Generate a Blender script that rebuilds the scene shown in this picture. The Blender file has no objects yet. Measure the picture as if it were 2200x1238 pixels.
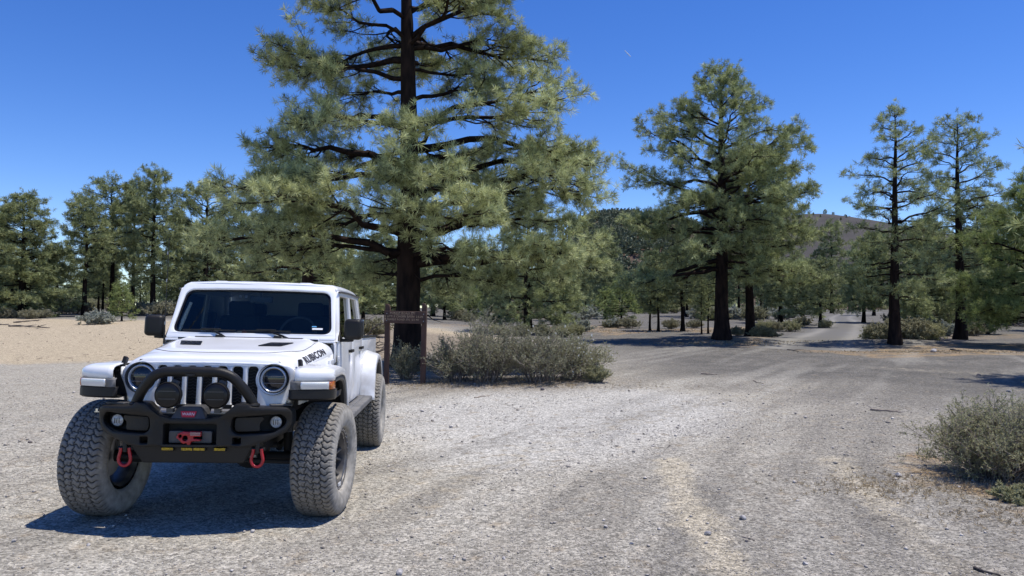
import bpy, bmesh, math
import numpy as np
from mathutils import Vector, Matrix
from mathutils.bvhtree import BVHTree
R = math.radians
rng = np.random.default_rng(7)
sc = bpy.context.scene
col = sc.collection

# ------------------------------------------------------------------ camera, sky, sun, exposure
FPX, CAMH, HOR = 1652.0, 1.75, 662.0          # focal length in photo pixels, eye height, horizon row
cam = bpy.data.objects.new('camera', bpy.data.cameras.new('camera')); col.objects.link(cam)
cam.data.sensor_width = 36; cam.data.lens = 36*FPX/2200
cam.data.clip_start = .05; cam.data.clip_end = 12000
cam.location = (0, 0, CAMH); cam.rotation_euler = (R(90)+math.atan((HOR-619)/FPX), 0, 0)
sc.camera = cam
SUN_DX, SUN_DY = -.34, -.03                    # shadow shift per metre of height
sun_dir = Vector((-SUN_DX, -SUN_DY, 1)).normalized()
sun_el = math.asin(sun_dir.z); sun_az = math.atan2(sun_dir.x, sun_dir.y)
w = bpy.data.worlds.new('World'); sc.world = w; w.use_nodes = True
nt = w.node_tree; bg = nt.nodes['Background']
sky = nt.nodes.new('ShaderNodeTexSky'); sky.sky_type = 'NISHITA'; sky.sun_disc = False
sky.sun_elevation = sun_el; sky.sun_rotation = sun_az
sky.altitude = 2000; sky.air_density = 1.0; sky.dust_density = .1; sky.ozone_density = 3.0
hs = nt.nodes.new('ShaderNodeHueSaturation'); hs.inputs['Saturation'].default_value = 1.30; hs.inputs['Hue'].default_value = .516; hs.inputs['Value'].default_value = 1.27
nt.links.new(sky.outputs[0], hs.inputs['Color']); nt.links.new(hs.outputs[0], bg.inputs[0]); bg.inputs[1].default_value = .138
sun = bpy.data.objects.new('sun', bpy.data.lights.new('sun', 'SUN')); col.objects.link(sun)
sun.data.energy = 5.0; sun.data.angle = R(.53); sun.data.color = (1, .94, .855)
sun.rotation_euler = sun_dir.to_track_quat('Z', 'Y').to_euler()
sc.view_settings.view_transform = 'Standard'; sc.view_settings.look = 'None'
sc.view_settings.exposure = 0; sc.view_settings.gamma = 1
sc.render.engine = 'CYCLES'
sc.cycles.max_bounces = 6; sc.cycles.diffuse_bounces = 2; sc.cycles.transparent_max_bounces = 8

# ------------------------------------------------------------------ terrain functions
def sst(a, b, x):
    t = np.clip((np.asarray(x, float)-a)/(b-a), 0, 1); return t*t*(3-2*t)
def vnoise(x, y, s, seed=0):
    x = np.asarray(x, float)*s; y = np.asarray(y, float)*s
    xi = np.floor(x).astype(np.int64); yi = np.floor(y).astype(np.int64)
    fx = x-xi; fy = y-yi; fx = fx*fx*(3-2*fx); fy = fy*fy*(3-2*fy)
    def h(a, b):
        n = (a*374761393 + b*668265263 + seed*974634777) & 0xffffffff
        n = ((n ^ (n >> 13))*1274126177) & 0xffffffff
        return ((n ^ (n >> 16)) & 0xffff)/65535.
    return (h(xi, yi)*(1-fx)+h(xi+1, yi)*fx)*(1-fy)+(h(xi, yi+1)*(1-fx)+h(xi+1, yi+1)*fx)*fy
def fbm(x, y, s, seed=0, o=4):
    r = 0; a = .5
    for i in range(o): r = r+a*vnoise(x, y, s*2**i, seed+i); a *= .5
    return r
def gz(x, y):
    x = np.asarray(x, float); y = np.asarray(y, float)
    z = .95*sst(22, 110, y) + .75*sst(18, 58, y)*sst(6, -16, x) + .1*(fbm(x, y, .06, 3)-.47)*sst(14, 30, y)
    win = sst(-9, -6, x)*sst(.6, -1.2, x)*sst(2.5, 4.5, y)*sst(15, 12, y)
    z = z + win*(.019*(-x-1.5) - .013*(y-6.5))
    for (cx, cy, rx, ry, h) in ((11.0, 38.6, 4.6, 2.4, .22), (17.6, 35.6, 4.6, 1.6, .24), (7.6, 7.9, 1.9, 1.6, .08), (.6, 18.3, 4.2, 1.4, .12), (-3.1, 22, 2.2, 1.6, .15)):
        d = ((x-cx)/rx)**2+((y-cy)/ry)**2
        z = z + h*np.exp(-d*1.6)
    z = z + .03*(fbm(x, y, .5, 9)-.47)*sst(13, 17, np.hypot(x+2.6, y-8)+8)
    return z
def gzf(x, y): return float(gz(x, y))
def gp(u, v):                                   # a point of the ground seen at photo pixel (u, v)
    y = 1.75*FPX/max(v-HOR, 2.)
    for _ in range(30):
        y = .5*y+.5*(CAMH-gzf((u-1100)/FPX*y, y))*FPX/max(v-HOR, 2.)
    return ((u-1100)/FPX*y, y)
def at(u, D): return ((u-1100)/FPX*D, D)
def ztop(v, D): return CAMH+(HOR-v)/FPX*D

# ------------------------------------------------------------------ materials
def mat(name, color, rough=.6, metal=0., spec=.5, var=0., vscale=8., bump=0., bscale=30., coat=0., color2=None, stretch=None):
    m = bpy.data.materials.new(name); m.use_nodes = True; n = m.node_tree; p = n.nodes['Principled BSDF']
    p.inputs['Base Color'].default_value = (*color, 1); p.inputs['Roughness'].default_value = rough
    p.inputs['Metallic'].default_value = metal; p.inputs['Specular IOR Level'].default_value = spec
    p.inputs['Coat Weight'].default_value = coat; p.inputs['Coat Roughness'].default_value = .04
    tc = n.nodes.new('ShaderNodeTexCoord'); mp = n.nodes.new('ShaderNodeMapping')
    n.links.new(tc.outputs['Object'], mp.inputs[0])
    if stretch: mp.inputs['Scale'].default_value = stretch
    if var or color2:
        ns = n.nodes.new('ShaderNodeTexNoise'); ns.inputs['Scale'].default_value = vscale; ns.inputs['Detail'].default_value = 6
        n.links.new(mp.outputs[0], ns.inputs[0])
        mr = n.nodes.new('ShaderNodeMapRange'); mr.inputs[1].default_value = .35; mr.inputs[2].default_value = .65
        n.links.new(ns.outputs[0], mr.inputs[0])
        mx = n.nodes.new('ShaderNodeMix'); mx.data_type = 'RGBA'
        c2 = color2 if color2 else tuple(c*(1-var) for c in color)
        mx.inputs[6].default_value = (*color, 1); mx.inputs[7].default_value = (*c2, 1)
        n.links.new(mr.outputs[0], mx.inputs[0]); n.links.new(mx.outputs[2], p.inputs['Base Color'])
    if bump:
        nb = n.nodes.new('ShaderNodeTexNoise'); nb.inputs['Scale'].default_value = bscale; nb.inputs['Detail'].default_value = 5
        n.links.new(mp.outputs[0], nb.inputs[0])
        b = n.nodes.new('ShaderNodeBump'); b.inputs['Strength'].default_value = bump; b.inputs['Distance'].default_value = .02
        n.links.new(nb.outputs[0], b.inputs['Height']); n.links.new(b.outputs[0], p.inputs['Normal'])
    return m
def leaf_mat(name, cA, cB, trans=.3, rough=.55, spec=.35):
    m = bpy.data.materials.new(name); m.use_nodes = True; n = m.node_tree; p = n.nodes['Principled BSDF']
    a = n.nodes.new('ShaderNodeAttribute'); a.attribute_name = 'tint'
    mx = n.nodes.new('ShaderNodeMix'); mx.data_type = 'RGBA'
    mx.inputs[6].default_value = (*cA, 1); mx.inputs[7].default_value = (*cB, 1)
    n.links.new(a.outputs['Fac'], mx.inputs[0]); n.links.new(mx.outputs[2], p.inputs['Base Color'])
    p.inputs['Roughness'].default_value = rough; p.inputs['Specular IOR Level'].default_value = spec
    t = n.nodes.new('ShaderNodeBsdfTranslucent'); n.links.new(mx.outputs[2], t.inputs[0])
    ms = n.nodes.new('ShaderNodeMixShader'); ms.inputs[0].default_value = trans
    n.links.new(p.outputs[0], ms.inputs[1]); n.links.new(t.outputs[0], ms.inputs[2])
    n.links.new(ms.outputs[0], n.nodes['Material Output'].inputs[0])
    return m
def glass_mat(name, tint, refl=1.0):
    m = bpy.data.materials.new(name); m.use_nodes = True; n = m.node_tree; n.nodes.remove(n.nodes['Principled BSDF'])
    t = n.nodes.new('ShaderNodeBsdfTransparent'); t.inputs[0].default_value = (*tint, 1)
    g = n.nodes.new('ShaderNodeBsdfGlossy'); g.inputs['Roughness'].default_value = .015; g.inputs[0].default_value = (.9, .88, .78, 1)
    fr = n.nodes.new('ShaderNodeFresnel'); fr.inputs[0].default_value = 1.5
    mu = n.nodes.new('ShaderNodeMath'); mu.operation = 'MULTIPLY'; mu.inputs[1].default_value = refl
    n.links.new(fr.outputs[0], mu.inputs[0])
    ms = n.nodes.new('ShaderNodeMixShader'); n.links.new(mu.outputs[0], ms.inputs[0])
    n.links.new(t.outputs[0], ms.inputs[1]); n.links.new(g.outputs[0], ms.inputs[2])
    n.links.new(ms.outputs[0], n.nodes['Material Output'].inputs[0])
    return m
M = dict(
 white=mat('white_paint', (.86, .88, .90), .30, coat=.5, color2=(.80, .815, .825), vscale=3),
 black=mat('textured_black', (.006, .006, .0065), .42, spec=.28, bump=.15, bscale=300, color2=(.012, .0115, .011), vscale=5),
 blackgloss=mat('gloss_black', (.006, .006, .008), .3, spec=.3, color2=(.012, .012, .012)),
 under=mat('underbody', (.012, .012, .012), .7),
 trim=mat('grey_plastic', (.05, .051, .055), .5, bump=.1, bscale=200, color2=(.075, .073, .07), vscale=6),
 trimlight=mat('dusty_plastic', (.17, .165, .16), .6, color2=(.1, .1, .1), vscale=5),
 chrome=mat('bright_metal', (.75, .75, .76), .22, metal=.9, color2=(.6, .6, .6)),
 silver=mat('lamp_silver', (.68, .70, .71), .25, metal=.3),
 lens=mat('clear_lens', (.65, .68, .68), .12, color2=(.4, .4, .4), vscale=60, coat=1),
 darklens=mat('dark_lens', (.010, .011, .014), .06, coat=.25, color2=(.02, .022, .028), vscale=18),
 amber=mat('amber_lens', (.55, .16, .02), .2, coat=.5, color2=(.35, .08, .01), vscale=40),
 yellow=mat('yellow_lens', (.62, .42, .02), .25, color2=(.25, .16, .0), vscale=90),
 red=mat('red_enamel', (.42, .012, .02), .35, color2=(.3, .01, .015), vscale=30),
 redlabel=mat('red_label', (.5, .02, .04), .5),
 whitelabel=mat('white_label', (.75, .75, .75), .5), bluelabel=mat('blue_label', (.1, .35, .6), .5),
 decal=mat('decal_dark', (.028, .022, .024), .4),
 rim=mat('wheel_metal', (.09, .092, .10), .35, metal=.6, color2=(.2, .19, .18), vscale=9),
 steel=mat('grey_steel', (.3, .3, .31), .4, metal=.7),
 seat=mat('seat_fabric', (.035, .037, .042), .8), dash=mat('dashboard_plastic', (.10, .105, .105), .6),
 bark=mat('dark_bark', (.036, .023, .018), .9, spec=.1, bump=1.0, bscale=9, color2=(.014, .010, .009), vscale=7, stretch=(1, 1, .25)),
 barkfar=mat('far_bark', (.022, .016, .013), .95, spec=.1, color2=(.012, .009, .008), vscale=5),
 wood=mat('brown_sign_wood', (.085, .044, .030), .75, bump=.4, bscale=20, color2=(.05, .027, .019), vscale=12, stretch=(1, 1, .2)),
 woodlit=mat('weathered_wood', (.2, .15, .11), .8, color2=(.1, .07, .055), vscale=12, stretch=(1, 1, .2)),
 signpaint=mat('faded_letter_paint', (.62, .47, .30), .8, color2=(.28, .18, .11), vscale=40),
 stick=mat('bleached_wood', (.42, .35, .28), .8, color2=(.2, .16, .13), vscale=14, bump=.3),
 darkstick=mat('old_grey_wood', (.10, .085, .075), .9, color2=(.05, .04, .038), vscale=14, bump=.3),
 rock=mat('pale_rock', (.5, .48, .46), .85, color2=(.28, .26, .25), vscale=25, bump=.5, bscale=60),
 rockdark=mat('dark_rock', (.12, .10, .10), .9, color2=(.22, .2, .19), vscale=25, bump=.5, bscale=60),
 needle=leaf_mat('pine_needles', (.125, .15, .045), (.76, .80, .41), .24),
 needlemid=leaf_mat('pine_needles_mid', (.10, .13, .045), (.57, .62, .29), .24),
 needlefar=leaf_mat('pine_needles_far', (.085, .11, .040), (.45, .49, .225), .22),
 needlehill=leaf_mat('hillside_needles', (.08, .10, .06), (.20, .225, .14), .1),
 needleyoung=leaf_mat('young_pine_needles', (.17, .22, .07), (.36, .42, .15), .35),
 sage=leaf_mat('sage_leaves', (.22, .21, .13), (.46, .44, .30), .2, .8, .1),
 palesage=leaf_mat('pale_sage_leaves', (.30, .32, .26), (.48, .50, .42), .2, .8, .1),
 shrub=leaf_mat('shrub_leaves', (.15, .15, .085), (.47, .465, .30), .25, .8, .1),
 shrubgreen=leaf_mat('green_shrub_leaves', (.24, .25, .13), (.52, .50, .30), .35, .8, .1),
 twig=leaf_mat('shrub_twigs', (.10, .08, .07), (.40, .35, .30), 0, .9, .1),
 flower=leaf_mat('white_flowers', (.7, .7, .62), (.85, .85, .8), .2, .8, .1),
 straw=leaf_mat('dry_grass', (.30, .225, .13), (.50, .42, .28), .2, .8, .1),
 pebble=leaf_mat('pebble_stone', (.17, .15, .13), (.66, .61, .55), 0, .9, .15),
)

def dusty(m, z0, z1, amount, dust=(.42, .38, .32)):
    """road dust thrown up onto the lower panels, in ragged noise-edged patches"""
    n = m.node_tree; p = n.nodes['Principled BSDF']; src = p.inputs['Base Color'].links[0].from_socket
    tc = n.nodes.new('ShaderNodeTexCoord'); se = n.nodes.new('ShaderNodeSeparateXYZ'); n.links.new(tc.outputs['Object'], se.inputs[0])
    ns = n.nodes.new('ShaderNodeTexNoise'); ns.inputs['Scale'].default_value = 7; ns.inputs['Detail'].default_value = 8; n.links.new(tc.outputs['Object'], ns.inputs[0])
    mr = n.nodes.new('ShaderNodeMapRange'); mr.inputs[1].default_value = z1; mr.inputs[2].default_value = z0; mr.inputs[4].default_value = 1.; n.links.new(se.outputs[2], mr.inputs[0])
    m2 = n.nodes.new('ShaderNodeMapRange'); m2.inputs[1].default_value = .35; m2.inputs[2].default_value = .7; n.links.new(ns.outputs[0], m2.inputs[0])
    mu = n.nodes.new('ShaderNodeMath'); mu.operation = 'MULTIPLY'; n.links.new(mr.outputs[0], mu.inputs[0]); n.links.new(m2.outputs[0], mu.inputs[1])
    m3 = n.nodes.new('ShaderNodeMath'); m3.operation = 'MULTIPLY_ADD'; m3.inputs[1].default_value = amount; m3.inputs[2].default_value = .03; n.links.new(mu.outputs[0], m3.inputs[0])
    mx = n.nodes.new('ShaderNodeMix'); mx.data_type = 'RGBA'; mx.inputs[7].default_value = (*dust, 1)
    n.links.new(m3.outputs[0], mx.inputs[0]); n.links.new(src, mx.inputs[6]); n.links.new(mx.outputs[2], p.inputs['Base Color'])
dusty(M['white'], .75, 1.35, .75)
dusty(M['black'], .5, 1.1, .07, (.2, .18, .15))

# ------------------------------------------------------------------ object helpers
def tag(o, label=None, cat=None, group=None, kind=None):
    if label: o['label'] = label
    if cat: o['category'] = cat
    if group: o['group'] = group
    if kind: o['kind'] = kind
    return o
def empty(name, loc, rot=(0, 0, 0)):
    o = bpy.data.objects.new(name, None); col.objects.link(o); o.location = loc; o.rotation_euler = rot
    o.empty_display_size = .2; return o
def link(name, me, parent=None):
    o = bpy.data.objects.new(name, me); col.objects.link(o)
    if parent: o.parent = parent
    return o
def copy_tree(o, parent=None):
    c = o.copy(); col.objects.link(c); c.parent = parent
    for ch in list(o.children): copy_tree(ch, c)
    return c
def npmesh(name, V, F, material, smooth=False, tint=None):
    """mesh out of numpy arrays; F is (n, k) with one k"""
    me = bpy.data.meshes.new(name); V = np.asarray(V, np.float32); F = np.asarray(F, np.int32); k = F.shape[1]
    me.vertices.add(len(V)); me.vertices.foreach_set('co', V.ravel())
    me.loops.add(F.size); me.loops.foreach_set('vertex_index', F.ravel())
    me.polygons.add(len(F)); me.polygons.foreach_set('loop_start', np.arange(0, F.size, k, dtype=np.int32))
    try: me.polygons.foreach_set('loop_total', np.full(len(F), k, np.int32))
    except Exception: pass
    if smooth: me.polygons.foreach_set('use_smooth', np.ones(len(F), bool))
    if tint is not None:
        a = me.attributes.new('tint', 'FLOAT', 'POINT'); a.data.foreach_set('value', np.asarray(tint, np.float32))
    me.materials.append(material); me.update(calc_edges=True)
    return me
def rm(rx=0, ry=0, rz=0): return Matrix.Rotation(rz, 4, 'Z') @ Matrix.Rotation(ry, 4, 'Y') @ Matrix.Rotation(rx, 4, 'X')
class MB:
    def __init__(s): s.v = []; s.f = []
    def add(s, vs, fs, mtx=None):
        b = len(s.v)
        for p in vs: s.v.append(tuple(mtx @ Vector(p)) if mtx is not None else tuple(p))
        for f in fs: s.f.append(tuple(i+b for i in f))
        return s
    def box(s, c, d, rot=(0, 0, 0), taper=1.):
        x, y, z = d[0]/2, d[1]/2, d[2]/2
        vs = [(-x, -y, -z), (x, -y, -z), (x, y, -z), (-x, y, -z)]+[(a*taper, b*taper, z) for a, b in ((-x, -y), (x, -y), (x, y), (-x, y))]
        fs = [(0, 3, 2, 1), (4, 5, 6, 7), (0, 1, 5, 4), (1, 2, 6, 5), (2, 3, 7, 6), (3, 0, 4, 7)]
        return s.add(vs, fs, Matrix.Translation(c) @ rm(*rot))
    def tube(s, pts, r, n=10, cap=True):
        pts = [Vector(p) for p in pts]; m = len(pts)
        rr = r if hasattr(r, '__len__') else [r]*m
        up = None; rings = []
        for i, p in enumerate(pts):
            t = (pts[min(i+1, m-1)]-pts[max(i-1, 0)]).normalized()
            if up is None:
                up = Vector((0, 0, 1)) if abs(t.z) < .9 else Vector((1, 0, 0))
            a = (up-t*up.dot(t)).normalized(); b = t.cross(a); up = a
            rings.append([p+a*math.cos(2*math.pi*k/n)*rr[i]+b*math.sin(2*math.pi*k/n)*rr[i] for k in range(n)])
        vs = [q for r_ in rings for q in r_]
        fs = [(i*n+k, i*n+(k+1) % n, (i+1)*n+(k+1) % n, (i+1)*n+k) for i in range(m-1) for k in range(n)]
        if cap: fs += [tuple(range(n-1, -1, -1)), tuple((m-1)*n+k for k in range(n))]
        return s.add(vs, fs)
    def lathe(s, prof, c=(0, 0, 0), axis='y', n=32, mtx=None, closed=False):
        """prof: (r, h) pairs, h along the axis"""
        vs = []
        for (r, h) in prof:
            for k in range(n):
                a = 2*math.pi*k/n; p = (r*math.cos(a), r*math.sin(a))
                vs.append({'x': (h, p[0], p[1]), 'y': (p[0], h, p[1]), 'z': (p[0], p[1], h)}[axis])
        m = len(prof)
        fs = [(i*n+k, i*n+(k+1) % n, (i+1)*n+(k+1) % n, (i+1)*n+k) for i in range(m-1) for k in range(n)]
        if closed: fs += [((m-1)*n+k, (m-1)*n+(k+1) % n, (k+1) % n, k) for k in range(n)]
        T = Matrix.Translation(c)
        return s.add(vs, fs, T @ mtx if mtx is not None else T)
    def grid(s, P):
        """P[i][j] points"""
        a = len(P); b = len(P[0])
        return s.add([q for r_ in P for q in r_], [(i*b+j, i*b+j+1, (i+1)*b+j+1, (i+1)*b+j) for i in range(a-1) for j in range(b-1)])
    def build(s, name, material, parent=None, smooth=False, bevel=0., sub=0, solid=0., seg=2, recalc=True):
        me = bpy.data.meshes.new(name); me.from_pydata(s.v, [], s.f)
        if recalc:
            bm = bmesh.new(); bm.from_mesh(me); bmesh.ops.remove_doubles(bm, verts=bm.verts, dist=1e-5)
            bmesh.ops.recalc_face_normals(bm, faces=bm.faces); bm.to_mesh(me); bm.free()
        me.materials.append(material)
        o = link(name, me, parent)
        if smooth or bevel or sub:
            for p in me.polygons: p.use_smooth = True
            if not sub and hasattr(me, 'set_sharp_from_angle'): me.set_sharp_from_angle(angle=R(38))
        if solid:
            md = o.modifiers.new('solid', 'SOLIDIFY'); md.thickness = solid; md.offset = 0
        if bevel:
            md = o.modifiers.new('bevel', 'BEVEL'); md.width = bevel; md.segments = seg; md.limit_method = 'ANGLE'; md.angle_limit = R(35)
            md.harden_normals = False
        if sub:
            md = o.modifiers.new('sub', 'SUBSURF'); md.levels = sub; md.render_levels = sub
        return o
def flat_mesh(name, loops, thick, bevel=.0, mapf=None, cuts=0, res=1):
    """filled 2D outline with holes, extruded; mapf(x, y, t) -> 3D, t = signed depth"""
    cu = bpy.data.curves.new(name, 'CURVE'); cu.dimensions = '2D'; cu.fill_mode = 'BOTH'
    cu.extrude = max(thick/2-bevel, 0); cu.bevel_depth = bevel; cu.bevel_resolution = res; cu.offset = -bevel
    for L in loops:
        sp = cu.splines.new('POLY'); sp.points.add(len(L)-1)
        for i, (a, b) in enumerate(L): sp.points[i].co = (a, b, 0, 1)
        sp.use_cyclic_u = True
    o = bpy.data.objects.new(name, cu); col.objects.link(o)
    dg = bpy.context.evaluated_depsgraph_get(); dg.update()
    me = bpy.data.meshes.new_from_object(o.evaluated_get(dg)); col.objects.unlink(o); bpy.data.objects.remove(o)
    bm = bmesh.new(); bm.from_mesh(me); bmesh.ops.remove_doubles(bm, verts=bm.verts, dist=1e-5)
    for _ in range(cuts):
        ed = [e for e in bm.edges if e.calc_length() > .06]
        bmesh.ops.subdivide_edges(bm, edges=ed, cuts=1); bmesh.ops.triangulate(bm, faces=[f for f in bm.faces if len(f.verts) > 4])
    if mapf:
        for v in bm.verts: v.co = mapf(v.co.x, v.co.y, v.co.z)
    bmesh.ops.recalc_face_normals(bm, faces=bm.faces); bm.to_mesh(me); bm.free(); me.materials.clear()
    return me
def flat(name, loops, thick, material, parent, bevel=0., mapf=None, cuts=0, smooth=True):
    me = flat_mesh(name, loops, thick, bevel, mapf, cuts); me.name = name; me.materials.append(material)
    if smooth:
        for p in me.polygons: p.use_smooth = True
        me.set_sharp_from_angle(angle=R(30))
    return link(name, me, parent)
def rrect(x0, x1, y0, y1, r, n=5):
    L = []
    for cx, cy, a0 in ((x1-r, y1-r, 0), (x0+r, y1-r, 90), (x0+r, y0+r, 180), (x1-r, y0+r, 270)):
        for k in range(n+1):
            a = R(a0+90*k/n); L.append((cx+r*math.cos(a), cy+r*math.sin(a)))
    return L
def roundpoly(P, r, n=4):
    """round the corners of a polygon"""
    out = []; m = len(P)
    for i in range(m):
        p0, p1, p2 = Vector(P[i-1]), Vector(P[i]), Vector(P[(i+1) % m])
        rr = r[i] if hasattr(r, '__len__') else r
        a = (p0-p1); b = (p2-p1); d = min(rr, a.length*.45, b.length*.45)
        if d < 1e-4: out.append(tuple(p1)); continue
        A = p1+a.normalized()*d; B = p1+b.normalized()*d
        for k in range(n+1):
            t = k/n; q = A*(1-t)**2+p1*2*t*(1-t)+B*t*t; out.append((q.x, q.y))
    return out
def circ(cx, cy, r, n=40): return [(cx+r*math.cos(2*math.pi*k/n), cy+r*math.sin(2*math.pi*k/n)) for k in range(n)]
def text_mesh(txt, size, space=1., bold=0.):
    cu = bpy.data.curves.new('t', 'FONT'); cu.body = txt; cu.size = size; cu.align_x = 'CENTER'; cu.align_y = 'CENTER'
    cu.space_character = space; cu.resolution_u = 3; cu.offset = bold
    o = bpy.data.objects.new('t', cu); col.objects.link(o)
    dg = bpy.context.evaluated_depsgraph_get(); dg.update()
    me = bpy.data.meshes.new_from_object(o.evaluated_get(dg)); col.objects.unlink(o); bpy.data.objects.remove(o)
    bm = bmesh.new(); bm.from_mesh(me); return bm, me
def text(name, txt, size, mapf, material, parent, bold=0., subdiv=0, space=1.):
    bm, me = text_mesh(txt, size, space, bold)
    bmesh.ops.remove_doubles(bm, verts=bm.verts, dist=1e-5)
    if subdiv:
        bmesh.ops.triangulate(bm, faces=bm.faces); bmesh.ops.subdivide_edges(bm, edges=bm.edges, cuts=subdiv)
    for v in bm.verts: v.co = mapf(v.co.x, v.co.y)
    bm.to_mesh(me); bm.free(); me.materials.clear(); me.materials.append(material); me.name = name
    return link(name, me, parent)
# ---- vectorised twigs and needles
class Plant:
    def __init__(s): s.seg = []; s.tuft = []
    def segs(s, P0, P1, r0, r1):
        P0 = np.atleast_2d(P0); n = len(P0)
        s.seg.append((P0, np.atleast_2d(P1), np.broadcast_to(r0, n), np.broadcast_to(r1, n)))
    def poly(s, P, r):
        P = np.asarray(P); s.segs(P[:-1], P[1:], r[:-1], r[1:])
    def tufts(s, C, D, size): s.tuft.append((np.atleast_2d(C), np.atleast_2d(D), np.broadcast_to(size, len(np.atleast_2d(C)))))
    def wood(s, name, material, n=4, extra=None, tint=None):
        P0 = np.concatenate([a[0] for a in s.seg]); P1 = np.concatenate([a[1] for a in s.seg])
        r0 = np.concatenate([a[2] for a in s.seg]); r1 = np.concatenate([a[3] for a in s.seg])
        d = P1-P0; L = np.linalg.norm(d, axis=1, keepdims=True)+1e-9; d = d/L
        up = np.where(np.abs(d[:, 2:]) < .9, np.array([[0, 0, 1.]]), np.array([[1., 0, 0]]))
        a = np.cross(d, up); a /= np.linalg.norm(a, axis=1, keepdims=True)+1e-9; b = np.cross(d, a)
        N = len(P0); ang = 2*np.pi*np.arange(n)/n
        ring = a[:, None, :]*np.cos(ang)[None, :, None]+b[:, None, :]*np.sin(ang)[None, :, None]
        V = np.concatenate([P0[:, None]+ring*r0[:, None, None], P1[:, None]+ring*r1[:, None, None]], 1).reshape(-1, 3)
        k = np.arange(n); base = (np.arange(N)*2*n)[:, None]
        F = np.stack([base+k, base+(k+1) % n, base+n+(k+1) % n, base+n+k], -1).reshape(-1, 4)
        t = np.repeat(np.random.default_rng(1).random(N), 2*n)
        if extra is not None:
            F = np.concatenate([F, extra[1]+len(V)]); V = np.concatenate([V, extra[0]]); t = np.concatenate([t, np.zeros(len(extra[0]))])
        return npmesh(name, V, F, material, smooth=True, tint=t)
    def needles(s, name, material, K=24, width=.012, spread=1., seed=0, tvar=.35):
        g = np.random.default_rng(seed)
        C = np.concatenate([a[0] for a in s.tuft]); D = np.concatenate([a[1] for a in s.tuft]); S = np.concatenate([a[2] for a in s.tuft])
        D = D/(np.linalg.norm(D, axis=1, keepdims=True)+1e-9); N = len(C)
        d = g.normal(size=(N, K, 3))*spread; d /= np.linalg.norm(d, axis=2, keepdims=True); d = d+D[:, None, :]*.75
        d /= np.linalg.norm(d, axis=2, keepdims=True)
        L = (S[:, None]*(g.random((N, K))*.45+.65))[..., None]
        st = C[:, None, :]+D[:, None, :]*(g.random((N, K, 1))-.6)*S[:, None, None]*.55
        q = np.cross(d, g.normal(size=(N, K, 3))); q /= np.linalg.norm(q, axis=2, keepdims=True)+1e-9
        wv = q*width*.5
        V = np.stack([st-wv*.7, st+wv*.7, st+d*L*.7+wv, st+d*L, st+d*L*.7-wv], 2).reshape(-1, 3)
        n = N*K; b = (np.arange(n)*5)[:, None]
        V4 = V.reshape(n, 5, 3)[:, [0, 1, 2, 4]].reshape(-1, 3)
        # one quad that narrows plus a tip would double the faces: a kite (base, side, tip, side) reads the same
        V = np.stack([st, st+d*L*.45+wv, st+d*L, st+d*L*.45-wv], 2).reshape(-1, 3)
        F = (np.arange(n)*4)[:, None]+np.arange(4)
        t = np.clip((g.random(N)[:, None]**1.3)*(.45+tvar)+(g.random((N, K))**2)*.5, 0, 1)
        return npmesh(name, V, F, material, tint=np.repeat(t.ravel(), 4))

# ------------------------------------------------------------------ GROUND
def poly_d(x, y, P):
    """signed distance (negative inside) to polygon P, numpy"""
    x = np.asarray(x); y = np.asarray(y); d = np.full(x.shape, 1e9); ins = np.zeros(x.shape, bool)
    n = len(P)
    for i in range(n):
        ax, ay = P[i]; bx, by = P[(i+1) % n]; ex, ey = bx-ax, by-ay
        t = np.clip(((x-ax)*ex+(y-ay)*ey)/(ex*ex+ey*ey+1e-12), 0, 1)
        d = np.minimum(d, np.hypot(x-ax-ex*t, y-ay-ey*t))
        c = ((ay > y) != (by > y)) & (x < (bx-ax)*(y-ay)/(by-ay+1e-12)+ax); ins ^= c
    return np.where(ins, -d, d)
def line_d(x, y, P):
    d = np.full(np.shape(x), 1e9)
    for i in range(len(P)-1):
        ax, ay = P[i]; bx, by = P[i+1]; ex, ey = bx-ax, by-ay
        t = np.clip(((x-ax)*ex+(y-ay)*ey)/(ex*ex+ey*ey+1e-12), 0, 1)
        d = np.minimum(d, np.hypot(x-ax-ex*t, y-ay-ey*t))
    return d
def catmull2(P, n):
    P = np.asarray(P, float); s = np.linspace(0, len(P)-1, n); k = np.minimum(s.astype(int), len(P)-2); t = (s-k)[:, None]; T = np.gradient(P, axis=0)
    return P[k]*(2*t**3-3*t**2+1)+T[k]*(t**3-2*t**2+t)+P[k+1]*(-2*t**3+3*t**2)+T[k+1]*(t**3-t**2)
def G(*uv): return [gp(u, v) for u, v in uv]
rows = np.concatenate([np.linspace(-12, 2.2, 14), np.geomspace(2.5, 40, 330), np.geomspace(40.3, 2600, 130)])
ts = np.linspace(-1.75, 1.75, 420)
YY, TT = np.meshgrid(rows, ts, indexing='ij'); XX = (np.maximum(YY, 2)+6)*TT*.95
ZZ = gz(XX, YY)
wob = (fbm(XX, YY, .7, 21)-.47)
wobf = (fbm(XX, YY, 2.2, 31)-.47)
# dark cinder: beyond the light gravel on the right, everything far
P_cinder = [gp(*p) for p in ((1250, 790), (1180, 745), (930, 700), (700, 690), (0, 686), (-900, 684))]+[(-400, 1500), (1500, 1500)]+[gp(*p) for p in ((3600, 860), (2700, 950), (2250, 900), (1960, 870), (1700, 835), (1500, 822), (1380, 815))]
dc = poly_d(XX, YY, P_cinder)+wob*1.6
m_cinder = sst(2.8, -5.0, dc)
# tan dirt left of the truck and behind it
P_tan = [gp(*p) for p in ((-1500, 800), (0, 785), (330, 775), (600, 770), (850, 770), (1000, 752), (1080, 728), (930, 704), (700, 694), (330, 689), (0, 684), (-900, 682))]
dt = poly_d(XX, YY, P_tan)+wob*2.
m_tan = sst(1.0, -1.2, dt)
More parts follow.
